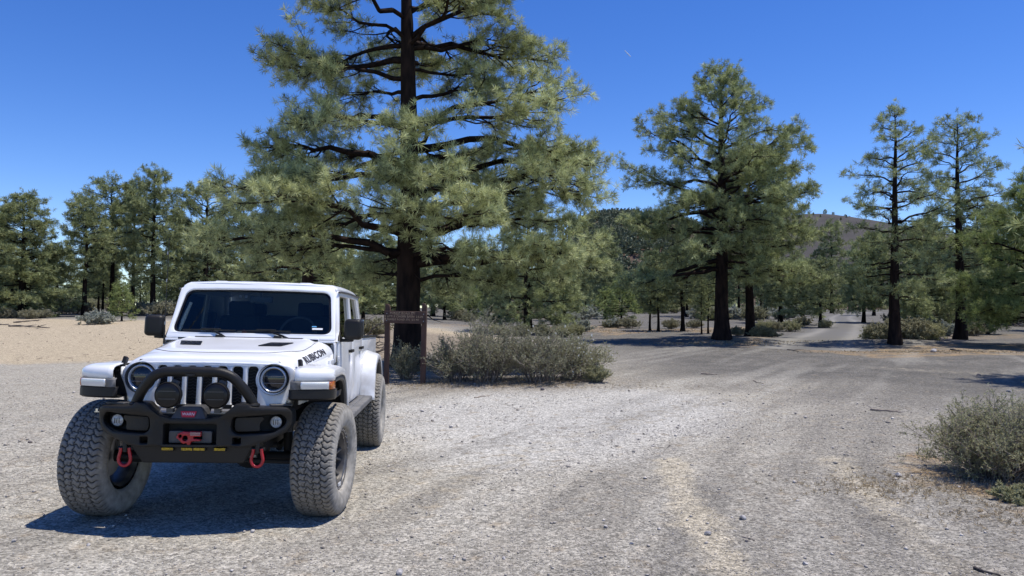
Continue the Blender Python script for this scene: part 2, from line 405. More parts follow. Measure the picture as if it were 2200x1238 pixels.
# pale gravel band
P_pale = [gp(*p) for p in ((820, 870), (1000, 840), (1250, 830), (1400, 835), (1520, 850), (1600, 880), (1500, 935), (1300, 990), (1050, 1010), (850, 1000))]
m_pale = sst(.7, -.9, poly_d(XX, YY, P_pale)+wob*1.0)
# dusty wheel lines and straw litter
m_dust = np.zeros_like(XX)
for L, wd, a in ((((1440, 985), (1465, 1060), (1510, 1140), (1600, 1260), (1700, 1420)), .17, .9), (((1790, 985), (1850, 1050), (1920, 1120), (2100, 1250)), .17, .75),
                 (((1740, 830), (1600, 850), (1450, 880), (1250, 930), (900, 1050)), .5, .25), (((1900, 790), (2050, 800), (2300, 812)), .5, .3), (((1620, 900), (1750, 905), (1950, 898)), .35, .2)):
    m_dust = np.maximum(m_dust, a*sst(wd*1.8, 0, line_d(XX, YY, G(*L))+wobf*.25))
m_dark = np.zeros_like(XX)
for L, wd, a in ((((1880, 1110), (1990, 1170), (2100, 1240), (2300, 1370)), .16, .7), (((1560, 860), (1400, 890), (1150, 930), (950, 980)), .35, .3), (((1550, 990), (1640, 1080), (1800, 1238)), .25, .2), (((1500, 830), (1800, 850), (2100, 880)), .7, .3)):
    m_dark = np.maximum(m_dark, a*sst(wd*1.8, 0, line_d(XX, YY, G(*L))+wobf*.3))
m_straw = np.zeros_like(XX)
for P, a in ((((1700, 752), (1900, 770), (2100, 762), (2210, 764), (2400, 750), (2200, 738), (1990, 742)), 1.), (((1930, 715), (2200, 718), (2300, 726), (1980, 732)), .5), (((1280, 712), (1600, 702), (1650, 706), (1540, 716), (1420, 712), (1300, 722)), .8), (((1120, 712), (1290, 712), (1360, 704), (1290, 698), (1180, 702)), .8),
             (((1895, 1000), (1990, 1040), (2100, 1075), (2300, 1100), (2300, 1000), (1960, 960)), .9), (((1440, 742), (1700, 750), (1800, 742), (1660, 722), (1560, 726)), .6), (((1040, 832), (1300, 822), (1310, 812), (1020, 815)), .6), (((920, 694), (1100, 700), (1120, 706), (920, 702)), .45), (((2120, 1090), (2200, 1110), (2400, 1150), (2400, 1120), (2200, 1085)), .8)):
    m_straw = np.maximum(m_straw, a*sst(.25, -.35, poly_d(XX, YY, G(*P))+wobf*1.0))
SP = catmull2(G((820, 1420), (1080, 1180), (1260, 1030), (1440, 930), (1600, 862), (1720, 812), (1800, 776), (1830, 752)), 90)
m_streak = np.zeros_like(XX); sel = (YY < 60) & (YY > 1.5)
sx_, sy_ = XX[sel], YY[sel]; bd = np.full(sx_.shape, 1e9); bo = np.zeros(sx_.shape); ba = np.zeros(sx_.shape); acc = 0
for i in range(len(SP)-1):
    ax, ay = SP[i]; bx, by = SP[i+1]; ex, ey = bx-ax, by-ay; l = math.hypot(ex, ey)
    t = np.clip(((sx_-ax)*ex+(sy_-ay)*ey)/(l*l), 0, 1); d = np.hypot(sx_-ax-ex*t, sy_-ay-ey*t); q = d < bd
    bd = np.where(q, d, bd); bo = np.where(q, np.sign(ex*(sy_-ay)-ey*(sx_-ax))*d, bo); ba = np.where(q, acc+t*l, ba); acc += l
st_ = (.6*fbm(bo*1.0, ba*.12, .9, 71)+.8*fbm(bo, ba*.08, 3.4, 72)-.66)*3.6
m_streak[sel] = np.clip(st_, -1, 1)*sst(12, 5, bd)
m_brown = sst(1.5, -1, poly_d(XX, YY, G((790, 700), (1050, 730), (1290, 822), (1200, 838), (900, 838), (800, 820))))  # darker brown ground around the sign, shrub row and big trunk
m_right = sst(.9, -1.6, poly_d(XX, YY, G((1480, 815), (1700, 880), (1560, 930), (1640, 1000), (1480, 1060), (1330, 1180), (1150, 1400), (2900, 1400), (2900, 850)))+wob*2.2)
V = np.stack([XX, YY, ZZ], -1).reshape(-1, 3); a, b = XX.shape
I = np.arange(a*b).reshape(a, b); F = np.stack([I[:-1, :-1], I[:-1, 1:], I[1:, 1:], I[1:, :-1]], -1).reshape(-1, 4)
gm = bpy.data.materials.new('ground_gravel'); gm.use_nodes = True
gme = npmesh('ground', V, F, gm, smooth=True)
for nm, m_ in (('cinder', m_cinder), ('tan', m_tan), ('pale', m_pale), ('dust', m_dust), ('dark', m_dark), ('straw', m_straw), ('litter', m_brown), ('streak', m_streak), ('right', m_right)):
    at_ = gme.attributes.new(nm, 'FLOAT', 'POINT'); at_.data.foreach_set('value', m_.astype(np.float32).ravel())
ground = link('ground', gme); tag(ground, kind='structure')
def ground_nodes(m, road=False):
    n = m.node_tree; p = n.nodes['Principled BSDF']; p.inputs['Roughness'].default_value = .92; p.inputs['Specular IOR Level'].default_value = .12
    L = n.links.new
    tc = n.nodes.new('ShaderNodeTexCoord')
    def noise(scale, det=4, rough=.55):
        q = n.nodes.new('ShaderNodeTexNoise'); q.inputs['Scale'].default_value = scale; q.inputs['Detail'].default_value = det; q.inputs['Roughness'].default_value = rough
        L(tc.outputs['Object'], q.inputs[0]); return q.outputs[0]
    def mrange(s, a, b, c=0., d=1.):
        q = n.nodes.new('ShaderNodeMapRange'); q.inputs[1].default_value = a; q.inputs[2].default_value = b; q.inputs[3].default_value = c; q.inputs[4].default_value = d
        L(s, q.inputs[0]); return q.outputs[0]
    def mix(fac, A, B, mode='MIX'):
        q = n.nodes.new('ShaderNodeMix'); q.data_type = 'RGBA'; q.blend_type = mode
        for sock, val in ((0, fac), (6, A), (7, B)):
            if isinstance(val, (tuple, float)):
                q.inputs[sock].default_value = (*val, 1) if isinstance(val, tuple) else val
            else: L(val, q.inputs[sock])
        return q.outputs[2]
    def math_(op, a, b):
        q = n.nodes.new('ShaderNodeMath'); q.operation = op
        for i, val in enumerate((a, b)):
            if isinstance(val, float): q.inputs[i].default_value = val
            else: L(val, q.inputs[i])
        return q.outputs[0]
    def attr(nm):
        q = n.nodes.new('ShaderNodeAttribute'); q.attribute_name = nm; return q.outputs['Fac']
    nA, nB, nC = noise(.9, 6), noise(5., 6), noise(38., 6, .7)
    def brk(s, k=.5):          # break a soft mask up with noise
        return mrange(math_('ADD', s, mrange(nB, .3, .7, -k/2, k/2)), .15, .85)
    vor = n.nodes.new('ShaderNodeTexVoronoi'); vor.inputs['Scale'].default_value = 55; L(tc.outputs['Object'], vor.inputs[0])
    vor2 = n.nodes.new('ShaderNodeTexVoronoi'); vor2.inputs['Scale'].default_value = 23; L(tc.outputs['Object'], vor2.inputs[0])
    sep = n.nodes.new('ShaderNodeSeparateColor'); L(vor.outputs['Color'], sep.inputs[0])
    sep2 = n.nodes.new('ShaderNodeSeparateColor'); L(vor2.outputs['Color'], sep2.inputs[0])
    c = mix(mrange(nA, .3, .7), (.39, .367, .308), (.315, .296, .250))
    c = mix(mrange(nB, .35, .65), c, mix(.5, c, (.42, .38, .31)))
    c = mix(mrange(attr('streak'), 0, 1, 0, .4), c, (.50, .48, .415)); c = mix(mrange(attr('streak'), 0, -1, 0, .45), c, (.165, .155, .135))
    c = mix(mrange(attr('pale'), 0, 1, 0, .85), c, (.50, .485, .44))
    c = mix(mrange(attr('right'), 0, 1, 0, .42), c, mix(mrange(nB, .35, .65), (.225, .208, .178), (.17, .158, .138)))
    cind = mix(mrange(nA, .35, .65), (.118, .113, .102), (.168, .160, .142)); cind = mix(mrange(attr('streak'), 0, 1, 0, .5), cind, (.24, .23, .20))
    c = mix(mrange(math_('ADD', attr('cinder'), mrange(nB, .3, .7, -.12, .12)), .02, .98), c, cind)
    c = mix(brk(attr('tan'), .6), c, mix(mrange(nB, .35, .65), (.49, .41, .285), (.40, .335, .235)))
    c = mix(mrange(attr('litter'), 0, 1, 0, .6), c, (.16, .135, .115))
    c = mix(math_('MULTIPLY', brk(attr('straw'), .9), mrange(noise(1.7, 5), .40, .58, .12, 1.)), c, mix(mrange(nC, .4, .6), (.40, .295, .17), (.22, .16, .10)))
    c = mix(mrange(attr('streak'), .1, 1, 0, .16), c, (.52, .495, .43)); c = mix(mrange(attr('streak'), -.1, -1, 0, .26), c, (.17, .16, .14))
    c = mix(mrange(brk(attr('dust'), .7), 0, 1, 0, .85), c, (.45, .40, .30))
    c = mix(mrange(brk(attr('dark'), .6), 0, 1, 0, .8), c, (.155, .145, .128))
    # grain: light and dark stones
    k = mrange(sep.outputs[0], 0, 1, .50, 1.42)
    k2 = mrange(sep2.outputs[1], .0, 1, .80, 1.2)
    kk = math_('MULTIPLY', math_('MULTIPLY', k, k2), mrange(nC, .3, .7, .8, 1.2))
    comb = n.nodes.new('ShaderNodeCombineColor')
    for i in range(3): L(kk, comb.inputs[i])
    c = mix(1., c, comb.outputs[0], 'MULTIPLY')
    L(c, p.inputs['Base Color'])
    h = math_('ADD', math_('MULTIPLY', vor.outputs['Distance'], -.8), math_('ADD', math_('MULTIPLY', vor2.outputs['Distance'], -.7), math_('MULTIPLY', nC, 1.2)))
    b_ = n.nodes.new('ShaderNodeBump'); b_.inputs['Strength'].default_value = .75; b_.inputs['Distance'].default_value = .016
    L(h, b_.inputs['Height']); L(b_.outputs[0], p.inputs['Normal'])
ground_nodes(gm)

# the dirt track that winds off between the pines
rd = bpy.data.materials.new('track_dirt'); rd.use_nodes = True
def track():
    C = [(gp(u, v), wdt) for u, v, wdt in ((1725, 765, 6.), (1748, 745, 6.), (1775, 727, 5.4), (1800, 711, 4.6), (1812, 700, 4.2), (1812, 691, 4.), (1806, 684, 3.8), (1812, 678.5, 3.8), (1838, 674, 4.), (1880, 671, 4.4))]
    pts = [c[0] for c in C]; n = 160; s = np.linspace(0, len(pts)-1, n)
    x = np.interp(s, range(len(pts)), [p[0] for p in pts]); y = np.interp(s, range(len(pts)), [p[1] for p in pts]); wd = np.interp(s, range(len(pts)), [c[1] for c in C])
    ker = np.ones(9)/9; xp = np.convolve(np.pad(x, 4, 'edge'), ker, 'valid'); yp = np.convolve(np.pad(y, 4, 'edge'), ker, 'valid')
    tx, ty = np.gradient(xp), np.gradient(yp); l = np.hypot(tx, ty); nx, ny = ty/l, -tx/l
    q = np.linspace(-1, 1, 25); jl = 1+.25*(vnoise(yp, yp*0, .9, 5)-.5); jr = 1+.25*(vnoise(yp, yp*0+9, .9, 6)-.5)
    X = xp[:, None]+nx[:, None]*q*wd[:, None]/2*np.where(q < 0, jl[:, None], jr[:, None]); Y = yp[:, None]+ny[:, None]*q*wd[:, None]/2
    rut = -.008*(np.exp(-((np.abs(q)-.45)/.12)**2))[None]
    rag = .030*(fbm(X, Y, 1.6, 44)-.47)*2
    Z = gz(X, Y)+.020+rut-.045*(np.abs(q)[None]**5)-.07*sst(0, 16, n*0+16-np.arange(n))[:, None]+rag*np.maximum(np.abs(q)[None]**3, sst(24, 8, np.arange(n))[:, None])
    V = np.stack([X, Y, Z], -1).reshape(-1, 3); a, b = X.shape; I = np.arange(a*b).reshape(a, b)
    F = np.stack([I[:-1, :-1], I[:-1, 1:], I[1:, 1:], I[1:, :-1]], -1).reshape(-1, 4)
    me = npmesh('dirt_track', V, F, rd, smooth=True)
    t = me.attributes.new('rut', 'FLOAT', 'POINT'); t.data.foreach_set('value', np.broadcast_to(np.exp(-((np.abs(q)-.45)/.16)**2), X.shape).astype(np.float32).ravel())
    tag(link('dirt_track', me), kind='structure')
    n_ = rd.node_tree; p = n_.nodes['Principled BSDF']; p.inputs['Roughness'].default_value = .95; p.inputs['Specular IOR Level'].default_value = .1
    A = n_.nodes.new('ShaderNodeAttribute'); A.attribute_name = 'rut'; ns = n_.nodes.new('ShaderNodeTexNoise'); ns.inputs['Scale'].default_value = 3; ns.inputs['Detail'].default_value = 8
    ad = n_.nodes.new('ShaderNodeMath'); ad.operation = 'MULTIPLY'; n_.links.new(A.outputs['Fac'], ad.inputs[0]); n_.links.new(ns.outputs[0], ad.inputs[1])
    mx = n_.nodes.new('ShaderNodeMix'); mx.data_type = 'RGBA'; mx.inputs[6].default_value = (.150, .146, .134, 1); mx.inputs[7].default_value = (.25, .24, .215, 1)
    mr = n_.nodes.new('ShaderNodeMapRange'); mr.inputs[2].default_value = .6; n_.links.new(ad.outputs[0], mr.inputs[0]); n_.links.new(mr.outputs[0], mx.inputs[0]); n_.links.new(mx.outputs[2], p.inputs['Base Color'])
track()

# loose gravel lying on the lot (nobody could count it)
def loose_gravel():
    g = np.random.default_rng(3); N = 130000
    y = 3.3*(20/3.3)**(g.random(N)**1.15); x = (g.random(N)*2-1)*(y*.72+.6)
    keep = (poly_d(x, y, P_cinder) > -1.5*g.random(N)) & (g.random(N) < .25+1.5*sst(.35, .6, fbm(x, y, 1.3, 55))); x, y = x[keep], y[keep]; N = len(x)
    s = .0028+.0050*g.random(N)**3+.016*(g.random(N)**110); s *= np.clip(y/7, .85, 1.6)
    base = np.array([(1, 0, 0), (0, 1, 0), (-1, 0, 0), (0, -1, 0), (0, 0, 1), (0, 0, -.6)], float)
    P = base[None]*(g.random((N, 6, 1))*.7+.6)*np.array([1.15, 1.0, .75])+g.normal(size=(N, 6, 3))*.18
    an = g.random(N)*6.28; c, sn = np.cos(an), np.sin(an)
    X = P[..., 0]*c[:, None]-P[..., 1]*sn[:, None]; Y = P[..., 0]*sn[:, None]+P[..., 1]*c[:, None]
    V = np.stack([X, Y, P[..., 2]], -1)*s[:, None, None]
    V[..., 0] += x[:, None]; V[..., 1] += y[:, None]; V[..., 2] += (gz(x, y)+s*.35)[:, None]
    f = np.array([(0, 1, 4), (1, 2, 4), (2, 3, 4), (3, 0, 4), (1, 0, 5), (2, 1, 5), (3, 2, 5), (0, 3, 5)])
    F = (np.arange(N)*6)[:, None, None]+f
    t = np.repeat(np.clip(g.beta(2.2, 2.2, N), 0, 1), 6)
    o = link('gravel', npmesh('gravel', V.reshape(-1, 3), F.reshape(-1, 3), M['pebble'], tint=t))
    tag(o, 'loose pale gravel scattered over the foreground lot', 'gravel', kind='stuff')
loose_gravel()

# ------------------------------------------------------------------ HILLS
def hill(name, cx, cy, prof, depth, m, seed, amp=3.):
    """prof: (x, z) crest line; falls off toward the camera and away"""
    xs = np.linspace(prof[0][0], prof[-1][0], 160); q = np.linspace(-1, 1, 60)
    zc = np.interp(xs, [p[0] for p in prof], [p[1] for p in prof]); ker = np.ones(7)/7; zc = np.convolve(np.pad(zc, 3, 'edge'), ker, 'valid')
    X = np.broadcast_to(xs[:, None], (160, 60)).copy(); Y = cy+q[None]*depth+0*X
    Z = zc[:, None]*(1-np.abs(q)[None]**1.5)+amp*(fbm(X, Y, .02, seed)-.47)*2-1.5
    V = np.stack([X+cx, Y, Z], -1).reshape(-1, 3); I = np.arange(160*60).reshape(160, 60)
    F = np.stack([I[:-1, :-1], I[1:, :-1], I[1:, 1:], I[:-1, 1:]], -1).reshape(-1, 4)
    tag(link(name, npmesh(name, V, F, m, smooth=True)), kind='structure'); return X+cx, Y, Z
def hz(v, D): return ztop(v, D)
m_cone = mat('cinder_slope', (.090, .085, .080), .95, spec=.05, color2=(.068, .064, .062), vscale=.05)
m_cone2 = mat('wooded_slope', (.075, .072, .05), .95, spec=.05, color2=(.115, .075, .062), vscale=.012)
D1, D2 = 560., 760.
X1, Y1, Z1 = hill('wooded_hill', 0, D1, [(at(u, D1)[0], max(hz(v, D1), 0)) for u, v in ((900, 660), (1080, 645), (1160, 600), (1225, 500), (1270, 464), (1310, 457), (1360, 460), (1420, 468), (1520, 500), (1640, 590), (1740, 655))], 200, m_cone2, 1, 3)
X2, Y2, Z2 = hill('cinder_hill', 0, D2, [(at(u, D2)[0], max(hz(v, D2), 0)) for u, v in ((1100, 655), (1350, 560), (1500, 500), (1620, 466), (1700, 457), (1770, 456), (1840, 466), (1900, 484), (1960, 492), (2060, 505), (2200, 560), (2500, 650))], 240, m_cone, 5, 2)
#TREES
# ------------------------------------------------------------------ PINES
def nrm(v): return v/(np.linalg.norm(v, axis=-1, keepdims=True)+1e-9)
def trunk_mesh(H, r0, lean, g, rows=36, n=22, rough=.10, bend=.25, flare=.45, topr=.02):
    z = H*(np.linspace(0, 1, rows)**1.25); t = z/H
    ph = g.random(4)*6.28
    cx = lean[0]*t*H+bend*(np.sin(t*5+ph[0])*.35+np.sin(t*11+ph[1])*.12)*t**.7
    cy = lean[1]*t*H+bend*(np.sin(t*4.3+ph[2])*.35+np.sin(t*10+ph[3])*.12)*t**.7
    r = r0*((1-t)**.85*(1-.0)+topr)*(1+flare*np.exp(-z/.45))
    a = 2*np.pi*np.arange(n)/n
    rr = r[:, None]*(1+rough*(vnoise(a[None]*3.2+0*z[:, None], z[:, None]*1.1+0*a[None], 1.6, int(g.integers(99)))-.5)*2+.12*np.exp(-z/.3)[:, None]*np.sin(a*5+1)[None])
    V = np.stack([cx[:, None]+rr*np.cos(a), cy[:, None]+rr*np.sin(a), (z-.12*(t < .001))[:, None]+0*rr], -1)
    V[0, :, 2] = -.5
    k = np.arange(n); F = np.concatenate([np.stack([i*n+k, i*n+(k+1) % n, (i+1)*n+(k+1) % n, (i+1)*n+k], -1) for i in range(rows-1)])
    return V.reshape(-1, 3), F, z, np.stack([cx, cy], -1), r
def pine_meshes(name, H, r0, prof, seed, nb=44, k2=10, k3=6, ntuft=2, tsize=.2, K=24, width=.012, z0=None, elev=(.0, .7), droop=.25,
                limbs=(), front_thin=0., lean=(0, 0), rough=.10, mats=('bark', 'needle'), inner=.28, dead=6, gaps=(), sides=4, gap_front=None, twigr=.006, cov=.35):
    """prof: rows (z, left reach, right reach) of the crown, metres. limbs: hand-placed boughs (z, azimuth deg, length, rise, droop)"""
    g = np.random.default_rng(seed)
    TV, TF, tz, tc, tr = trunk_mesh(H, r0, lean, g, rough=rough)
    tx = lambda z: np.array([np.interp(z, tz, tc[:, 0]), np.interp(z, tz, tc[:, 1])])
    pz = [p[0] for p in prof]
    P = Plant()
    zb, zt = prof[0][0], prof[-1][0]
    todo = []
    for i in range(nb):
        q = (i+.5*g.random())/nb
        z = zb+(zt-zb)*q**.92
        if any(a < z < b for a, b in gaps) and g.random() < .85: continue
        az = i*2.39996+g.normal()*.35
        wl, wr = np.interp(z, pz, [p[1] for p in prof]), np.interp(z, pz, [p[2] for p in prof])
        side = wr if math.cos(az) > 0 else wl; front = .5*(wl+wr)
        L = math.hypot(side*math.cos(az), front*math.sin(az))*(.72+.36*g.random())
        if math.sin(az) < -.55 and g.random() < front_thin: continue
        rel = (z-zb)/(zt-zb+1e-6); e = elev[0]+(elev[1]-elev[0])*rel**1.2+g.normal()*.10
        todo.append((z, az, L, e, droop*(1-.6*rel)*(.6+.8*g.random()), False))
    for l in limbs: todo.append((l[0], R(l[1]), l[2], l[3], l[4], True))
    for (zt_, az, L, e, dr, hand) in todo:
        za = zt_ if hand else max(zt_-e*L*.6, .25 if zb < 1 else zb*.7); za = min(za, H*.97)
        m = 9; s = np.linspace(0, 1, m)
        hd = np.array([math.cos(az), math.sin(az)]); sd = np.array([-hd[1], hd[0]])
        wob = np.cumsum(g.normal(size=m)*.055)*L; wob -= wob[0]
        o = tx(za)
        hx = L*(s+.08*np.sin(s*6+g.random()*6)*s)
        zz = za+L*(e*s-dr*s**2*1.2+dr*.55*s**3)+np.cumsum(g.normal(size=m)*.026)*L
        pts = np.stack([o[0]+hd[0]*hx+sd[0]*wob, o[1]+hd[1]*hx+sd[1]*wob, zz], -1)
        rb = min(r0*.38, .014+.0135*L**1.15)*(1.35 if hand else 1.)
        rad = rb*(1-s)**.8+.006
        P.poly(pts, rad)
        tl = np.concatenate([[0], np.cumsum(np.linalg.norm(np.diff(pts, axis=0), axis=1))])
        n2 = max(3, int(k2*(.5+L/4.)))
        for j in range(n2):
            inn = .52 if hand else inner; f = inn+(1-inn)*((j+g.random()*.7)/n2)
            b = np.array([np.interp(f, s, pts[:, c]) for c in range(3)]); b2 = np.array([np.interp(min(f+.06, 1), s, pts[:, c]) for c in range(3)])
            td = nrm(b2-b+1e-5); sgn = 1 if j % 2 else -1
            ang = sgn*(R(62)-R(28)*f+g.normal()*.2)
            d = np.array([td[0]*math.cos(ang)-td[1]*math.sin(ang), td[0]*math.sin(ang)+td[1]*math.cos(ang), td[2]*.6+g.normal()*.16+.06])
            l2 = (L*(.40-.24*f)+.22)*(.65+.6*g.random())
            m2 = 5; s2 = np.linspace(0, 1, m2)[:, None]
            q = b+d*l2*s2+np.array([0, 0, 1.])*(l2*(-.24*s2**1.5+.22*s2**3))+np.cumsum(g.normal(size=(m2, 3))*.04*l2, 0)*(s2 > 0)
            P.poly(q, (rb*.30*(1-f*.6)+.004)*(1-s2[:, 0])**.7+twigr*.6)
            n3 = max(2, int(k3*(.4+l2)))
            u = cov+(1-cov)*g.random(n3)**.8
            B = np.stack([np.interp(u, s2[:, 0], q[:, c]) for c in range(3)], -1)
            dd = nrm(nrm(q[-1]-q[0])[None]+g.normal(size=(n3, 3))*.75+np.array([0, 0, .12]))
            l3 = (.10+.26*g.random(n3))*(tsize/.2)**.5
            E = B+dd*l3[:, None]; P.segs(B, E, twigr, twigr*.6)
            up = np.array([0, 0, .35])
            P.tufts(E, nrm(dd+up), tsize*(.75+.5*g.random(n3)))
            if ntuft > 1: P.tufts(B+dd*l3[:, None]*.55, nrm(dd+up), tsize*.85*np.ones(n3))
            P.tufts(q[-1:], nrm(nrm(q[-1:]-q[-2:-1])+up), tsize*1.1)
        P.tufts(pts[-1:], nrm(nrm(pts[-1:]-pts[-2:-1])+np.array([0, 0, .3])), tsize*1.1)
    for _ in range(dead):     # bare dead stubs under the crown
        z = g.uniform(max(zb*.45, .8), zb+(zt-zb)*.35); az = g.random()*6.28; L = g.uniform(.3, 1.3); s = np.linspace(0, 1, 5)
        o = tx(z); hd = np.array([math.cos(az), math.sin(az), 0]); pts = np.array([o[0], o[1], z])+hd*L*s[:, None]+np.array([0, 0, -.25*L])*s[:, None]**2+np.cumsum(g.normal(size=(5, 3))*.05*L, 0)
        P.poly(pts, .022*(1-s)+.005)
    # leader tuft cluster
    top = np.array([*tx(H), H]); n = 8; P.tufts(top+g.normal(size=(n, 3))*np.array([.12, .12, .2])*(tsize/.2), np.array([[0, 0, 1.]])+g.normal(size=(n, 3))*.5, tsize)
    wood = P.wood(name+'_trunk', M[mats[0]], n=sides, extra=(TV, TF))
    crown = P.needles(name+'_crown', M[mats[1]], K=K, width=width, seed=seed)
    return wood, crown
def put_tree(name, meshes, x, y, label, group=None, rz=0., s=1., sz=None, z=None):
    e = empty(name, (x, y, gzf(x, y)-.03 if z is None else z), (0, 0, rz)); e.scale = (s, s, sz or s)
    tag(e, label, 'tree', group); link('trunk', meshes[0], e); link('crown', meshes[1], e); return e

# the big ponderosa behind the sign
BX, BY = at(876, 21.6)
big = pine_meshes('big_pine', 15.5, .37,
    [(2.5, 2.4, 3.4), (3.4, 3.5, 4.8), (4.6, 3.8, 4.8), (5.8, 3.9, 4.5), (6.4, 4.0, 4.4), (7.0, 3.6, 4.1), (7.5, 2.8, 3.1), (8.1, 3.1, 3.1), (9.0, 3.4, 3.5), (10.0, 3.8, 3.7), (11.5, 3.5, 3.4), (13.5, 2.4, 2.6), (15.4, .5, .5)],
    11, nb=84, k2=12, k3=9, ntuft=1, tsize=.205, K=34, width=.0122, elev=(.05, .6), droop=.28, rough=.13, gaps=((6.9, 7.9),), dead=30, cov=.35, inner=.34, front_thin=.68,
    limbs=((2.95, 6, 5.0, .26, .30), (3.1, -28, 4.6, .30, .42), (5.3, 176, 4.0, .42, .50), (5.0, 200, 3.8, .30, .46), (6.2, -4, 4.6, .26, .34), (4.7, 14, 4.7, .30, .26), (6.7, 168, 3.1, .34, .34), (6.75, 10, 3.6, .38, .30),
           (3.2, 190, 4.6, .34, .46), (3.8, 222, 4.4, .3, .40), (3.9, 262, 3.2, .3, .35), (3.7, 300, 4.0, .28, .38), (4.4, 275, 3.0, .35, .30), (5.9, 285, 3.0, .3, .3), (8.6, 172, 3.9, .30, .42), (9.1, 8, 3.7, .28, .40)))
put_tree('pine_tree', big, BX, BY, 'largest ponderosa pine, thick dark trunk directly behind the brown road sign')
for (nm, D, u, H, r0, prof, sd, lab, kw) in (
  ('pine_tree', 37.5, 1551, 13.4, .36, [(3.1, 2.6, 2.2), (3.6, 4.6, 3.3), (4.4, 4.6, 3.5), (5.6, 4.4, 3.6), (7.0, 4.2, 3.9), (8.6, 4.4, 4.0), (9.6, 3.4, 3.5), (10.4, 3.0, 3.2), (11.2, 2.3, 2.4), (12.0, 1.5, 1.4), (12.8, .9, .7), (13.3, .5, .4)], 21,
   'tallest pine right of the big one, broad trunk flaring at its foot, long dark shadow', dict(nb=70, k2=9, k3=8, elev=(.05, .9), inner=.34, front_thin=.3, dead=14, limbs=((4.0, 180, 4.4, .05, .28), (3.4, 188, 4.4, .1, .34), (6.4, 178, 4.0, .1, .2)))),
  ('pine_tree', 41.5, 1611, 10.4, .25, [(3.3, 1.8, 2.4), (3.8, 2.4, 3.3), (5.0, 2.3, 3.5), (7.2, 2.4, 3.4), (8.4, 1.8, 2.6), (9.4, 1.2, 1.8), (10.3, .4, .5)], 22,
   'pine with a straight narrower trunk just right of the tallest one, shrub at its foot', dict(nb=56, k2=8, k3=8, inner=.34, dead=12)),
  ('pine_tree', 34.3, 1923, 10.6, .235, [(2.0, 1.3, 1.4), (3.2, 1.9, 2.0), (5.0, 1.8, 2.1), (6.6, 1.7, 2.3), (7.6, 2.0, 2.3), (8.4, 1.4, 1.7), (9.2, 1.1, 1.3), (10.0, .6, .7), (10.5, .3, .3)], 23,
   'slender open pine right of the dirt track with many thin arched bare boughs', dict(nb=46, k2=6, k3=5, dead=22, elev=(.15, .55), droop=.38)),
  ('pine_tree', 40.2, 2063, 11.7, .27, [(2.6, 1.5, 1.4), (4.2, 2.2, 2.0), (5.6, 1.8, 1.8), (7.2, 1.6, 2.7), (8.4, 2.0, 2.9), (9.4, 1.4, 1.9), (10.4, 1.7, 1.5), (11.6, .6, .7)], 24,
   'tall pine with gaps in its crown, second trunk right of the dirt track', dict(nb=40, k2=7, k3=6, dead=14)),
  ('pine_tree', 33.5, 2238, 7.6, .2, [(1.0, 2.6, 2.2), (2.4, 3.6, 2.8), (4.2, 3.3, 2.6), (5.4, 2.2, 2.0), (6.8, 1.0, 1.0), (7.5, .3, .3)], 25,
   'bushy light green pine cut off by the right edge of the picture', dict(nb=60, k2=8, k3=8, mats=('bark', 'needleyoung'))),
  ('pine_tree', 46.0, 1134, 8.2, .26, [(.7, 2.3, 2.4), (1.8, 2.7, 2.9), (3.8, 2.6, 3.0), (5.8, 2.2, 2.6), (7.2, 1.4, 1.6), (8.1, .4, .4)], 26,
   'dense low-branched pine under the right boughs of the largest pine', dict(nb=48, k2=8, k3=7, elev=(-.05, .5))),
  ('pine_tree', 33.0, 664, 7.6, .33, [(2.2, 2.6, 2.2), (3.4, 2.9, 2.4), (4.8, 2.5, 2.2), (6.2, 1.8, 1.6), (7.5, .5, .5)], 27,
   'pine with a reddish leaning trunk rising behind the truck roof', dict(nb=34, k2=7, k3=6, dead=18, lean=(-.02, 0)))):
    kw2 = dict(nb=40, k2=8, k3=6, ntuft=1, tsize=.235, K=24, width=.0185, mats=('bark', 'needlemid'), cov=.3); kw2.update(kw)
    ms = pine_meshes('mid_pine', H, r0, prof, sd, **kw2)
    x, y = at(u, D); put_tree(nm, ms, x, y, lab)

sm_ = pine_meshes('mid_pine', 7.5, .2, [(3.0, 1.8, 1.8), (4.2, 2.4, 2.2), (5.5, 1.8, 1.8), (7.3, .4, .4)], 29, nb=40, k2=8, k3=7, ntuft=1, tsize=.27, K=20, width=.023, mats=('bark', 'needlemid'), cov=.3)
put_tree('pine_tree', sm_, 15.0, 18.1, 'pine outside the right edge whose shade lies before the large foreground shrub')
# kinds of farther pine, reused at other sizes and turns
def kind(sd, H, r0, prof, **kw):
    d = dict(nb=40, k2=7, k3=6, ntuft=1, tsize=.28, K=17, width=.030, mats=('barkfar', 'needlefar'), sides=3, cov=.2, twigr=.01, dead=8); d.update(kw)
    return (pine_meshes('far_pine', H, r0, prof, sd, **d), H)
K_bush = kind(41, 10, .26, [(.5, 2.6, 2.6), (1.5, 3.0, 3.0), (4, 2.8, 2.7), (6, 2.4, 2.4), (8, 1.8, 1.7), (9.2, 1.1, 1.0), (9.9, .3, .3)], nb=80, k3=8)
K_tall = kind(42, 10, .19, [(3.2, 1.0, 1.1), (4.4, 1.8, 1.6), (6.0, 1.7, 2.0), (7.4, 1.5, 1.5), (8.8, 1.1, .9), (9.8, .4, .4)], nb=44, inner=.35)
K_dense = kind(43, 11, .24, [(2.6, 1.4, 1.6), (4.2, 2.3, 2.4), (6.5, 2.4, 2.2), (8.5, 1.9, 1.8), (9.8, 1.5, 1.4), (10.8, .6, .6)], nb=54, k3=7, inner=.38)
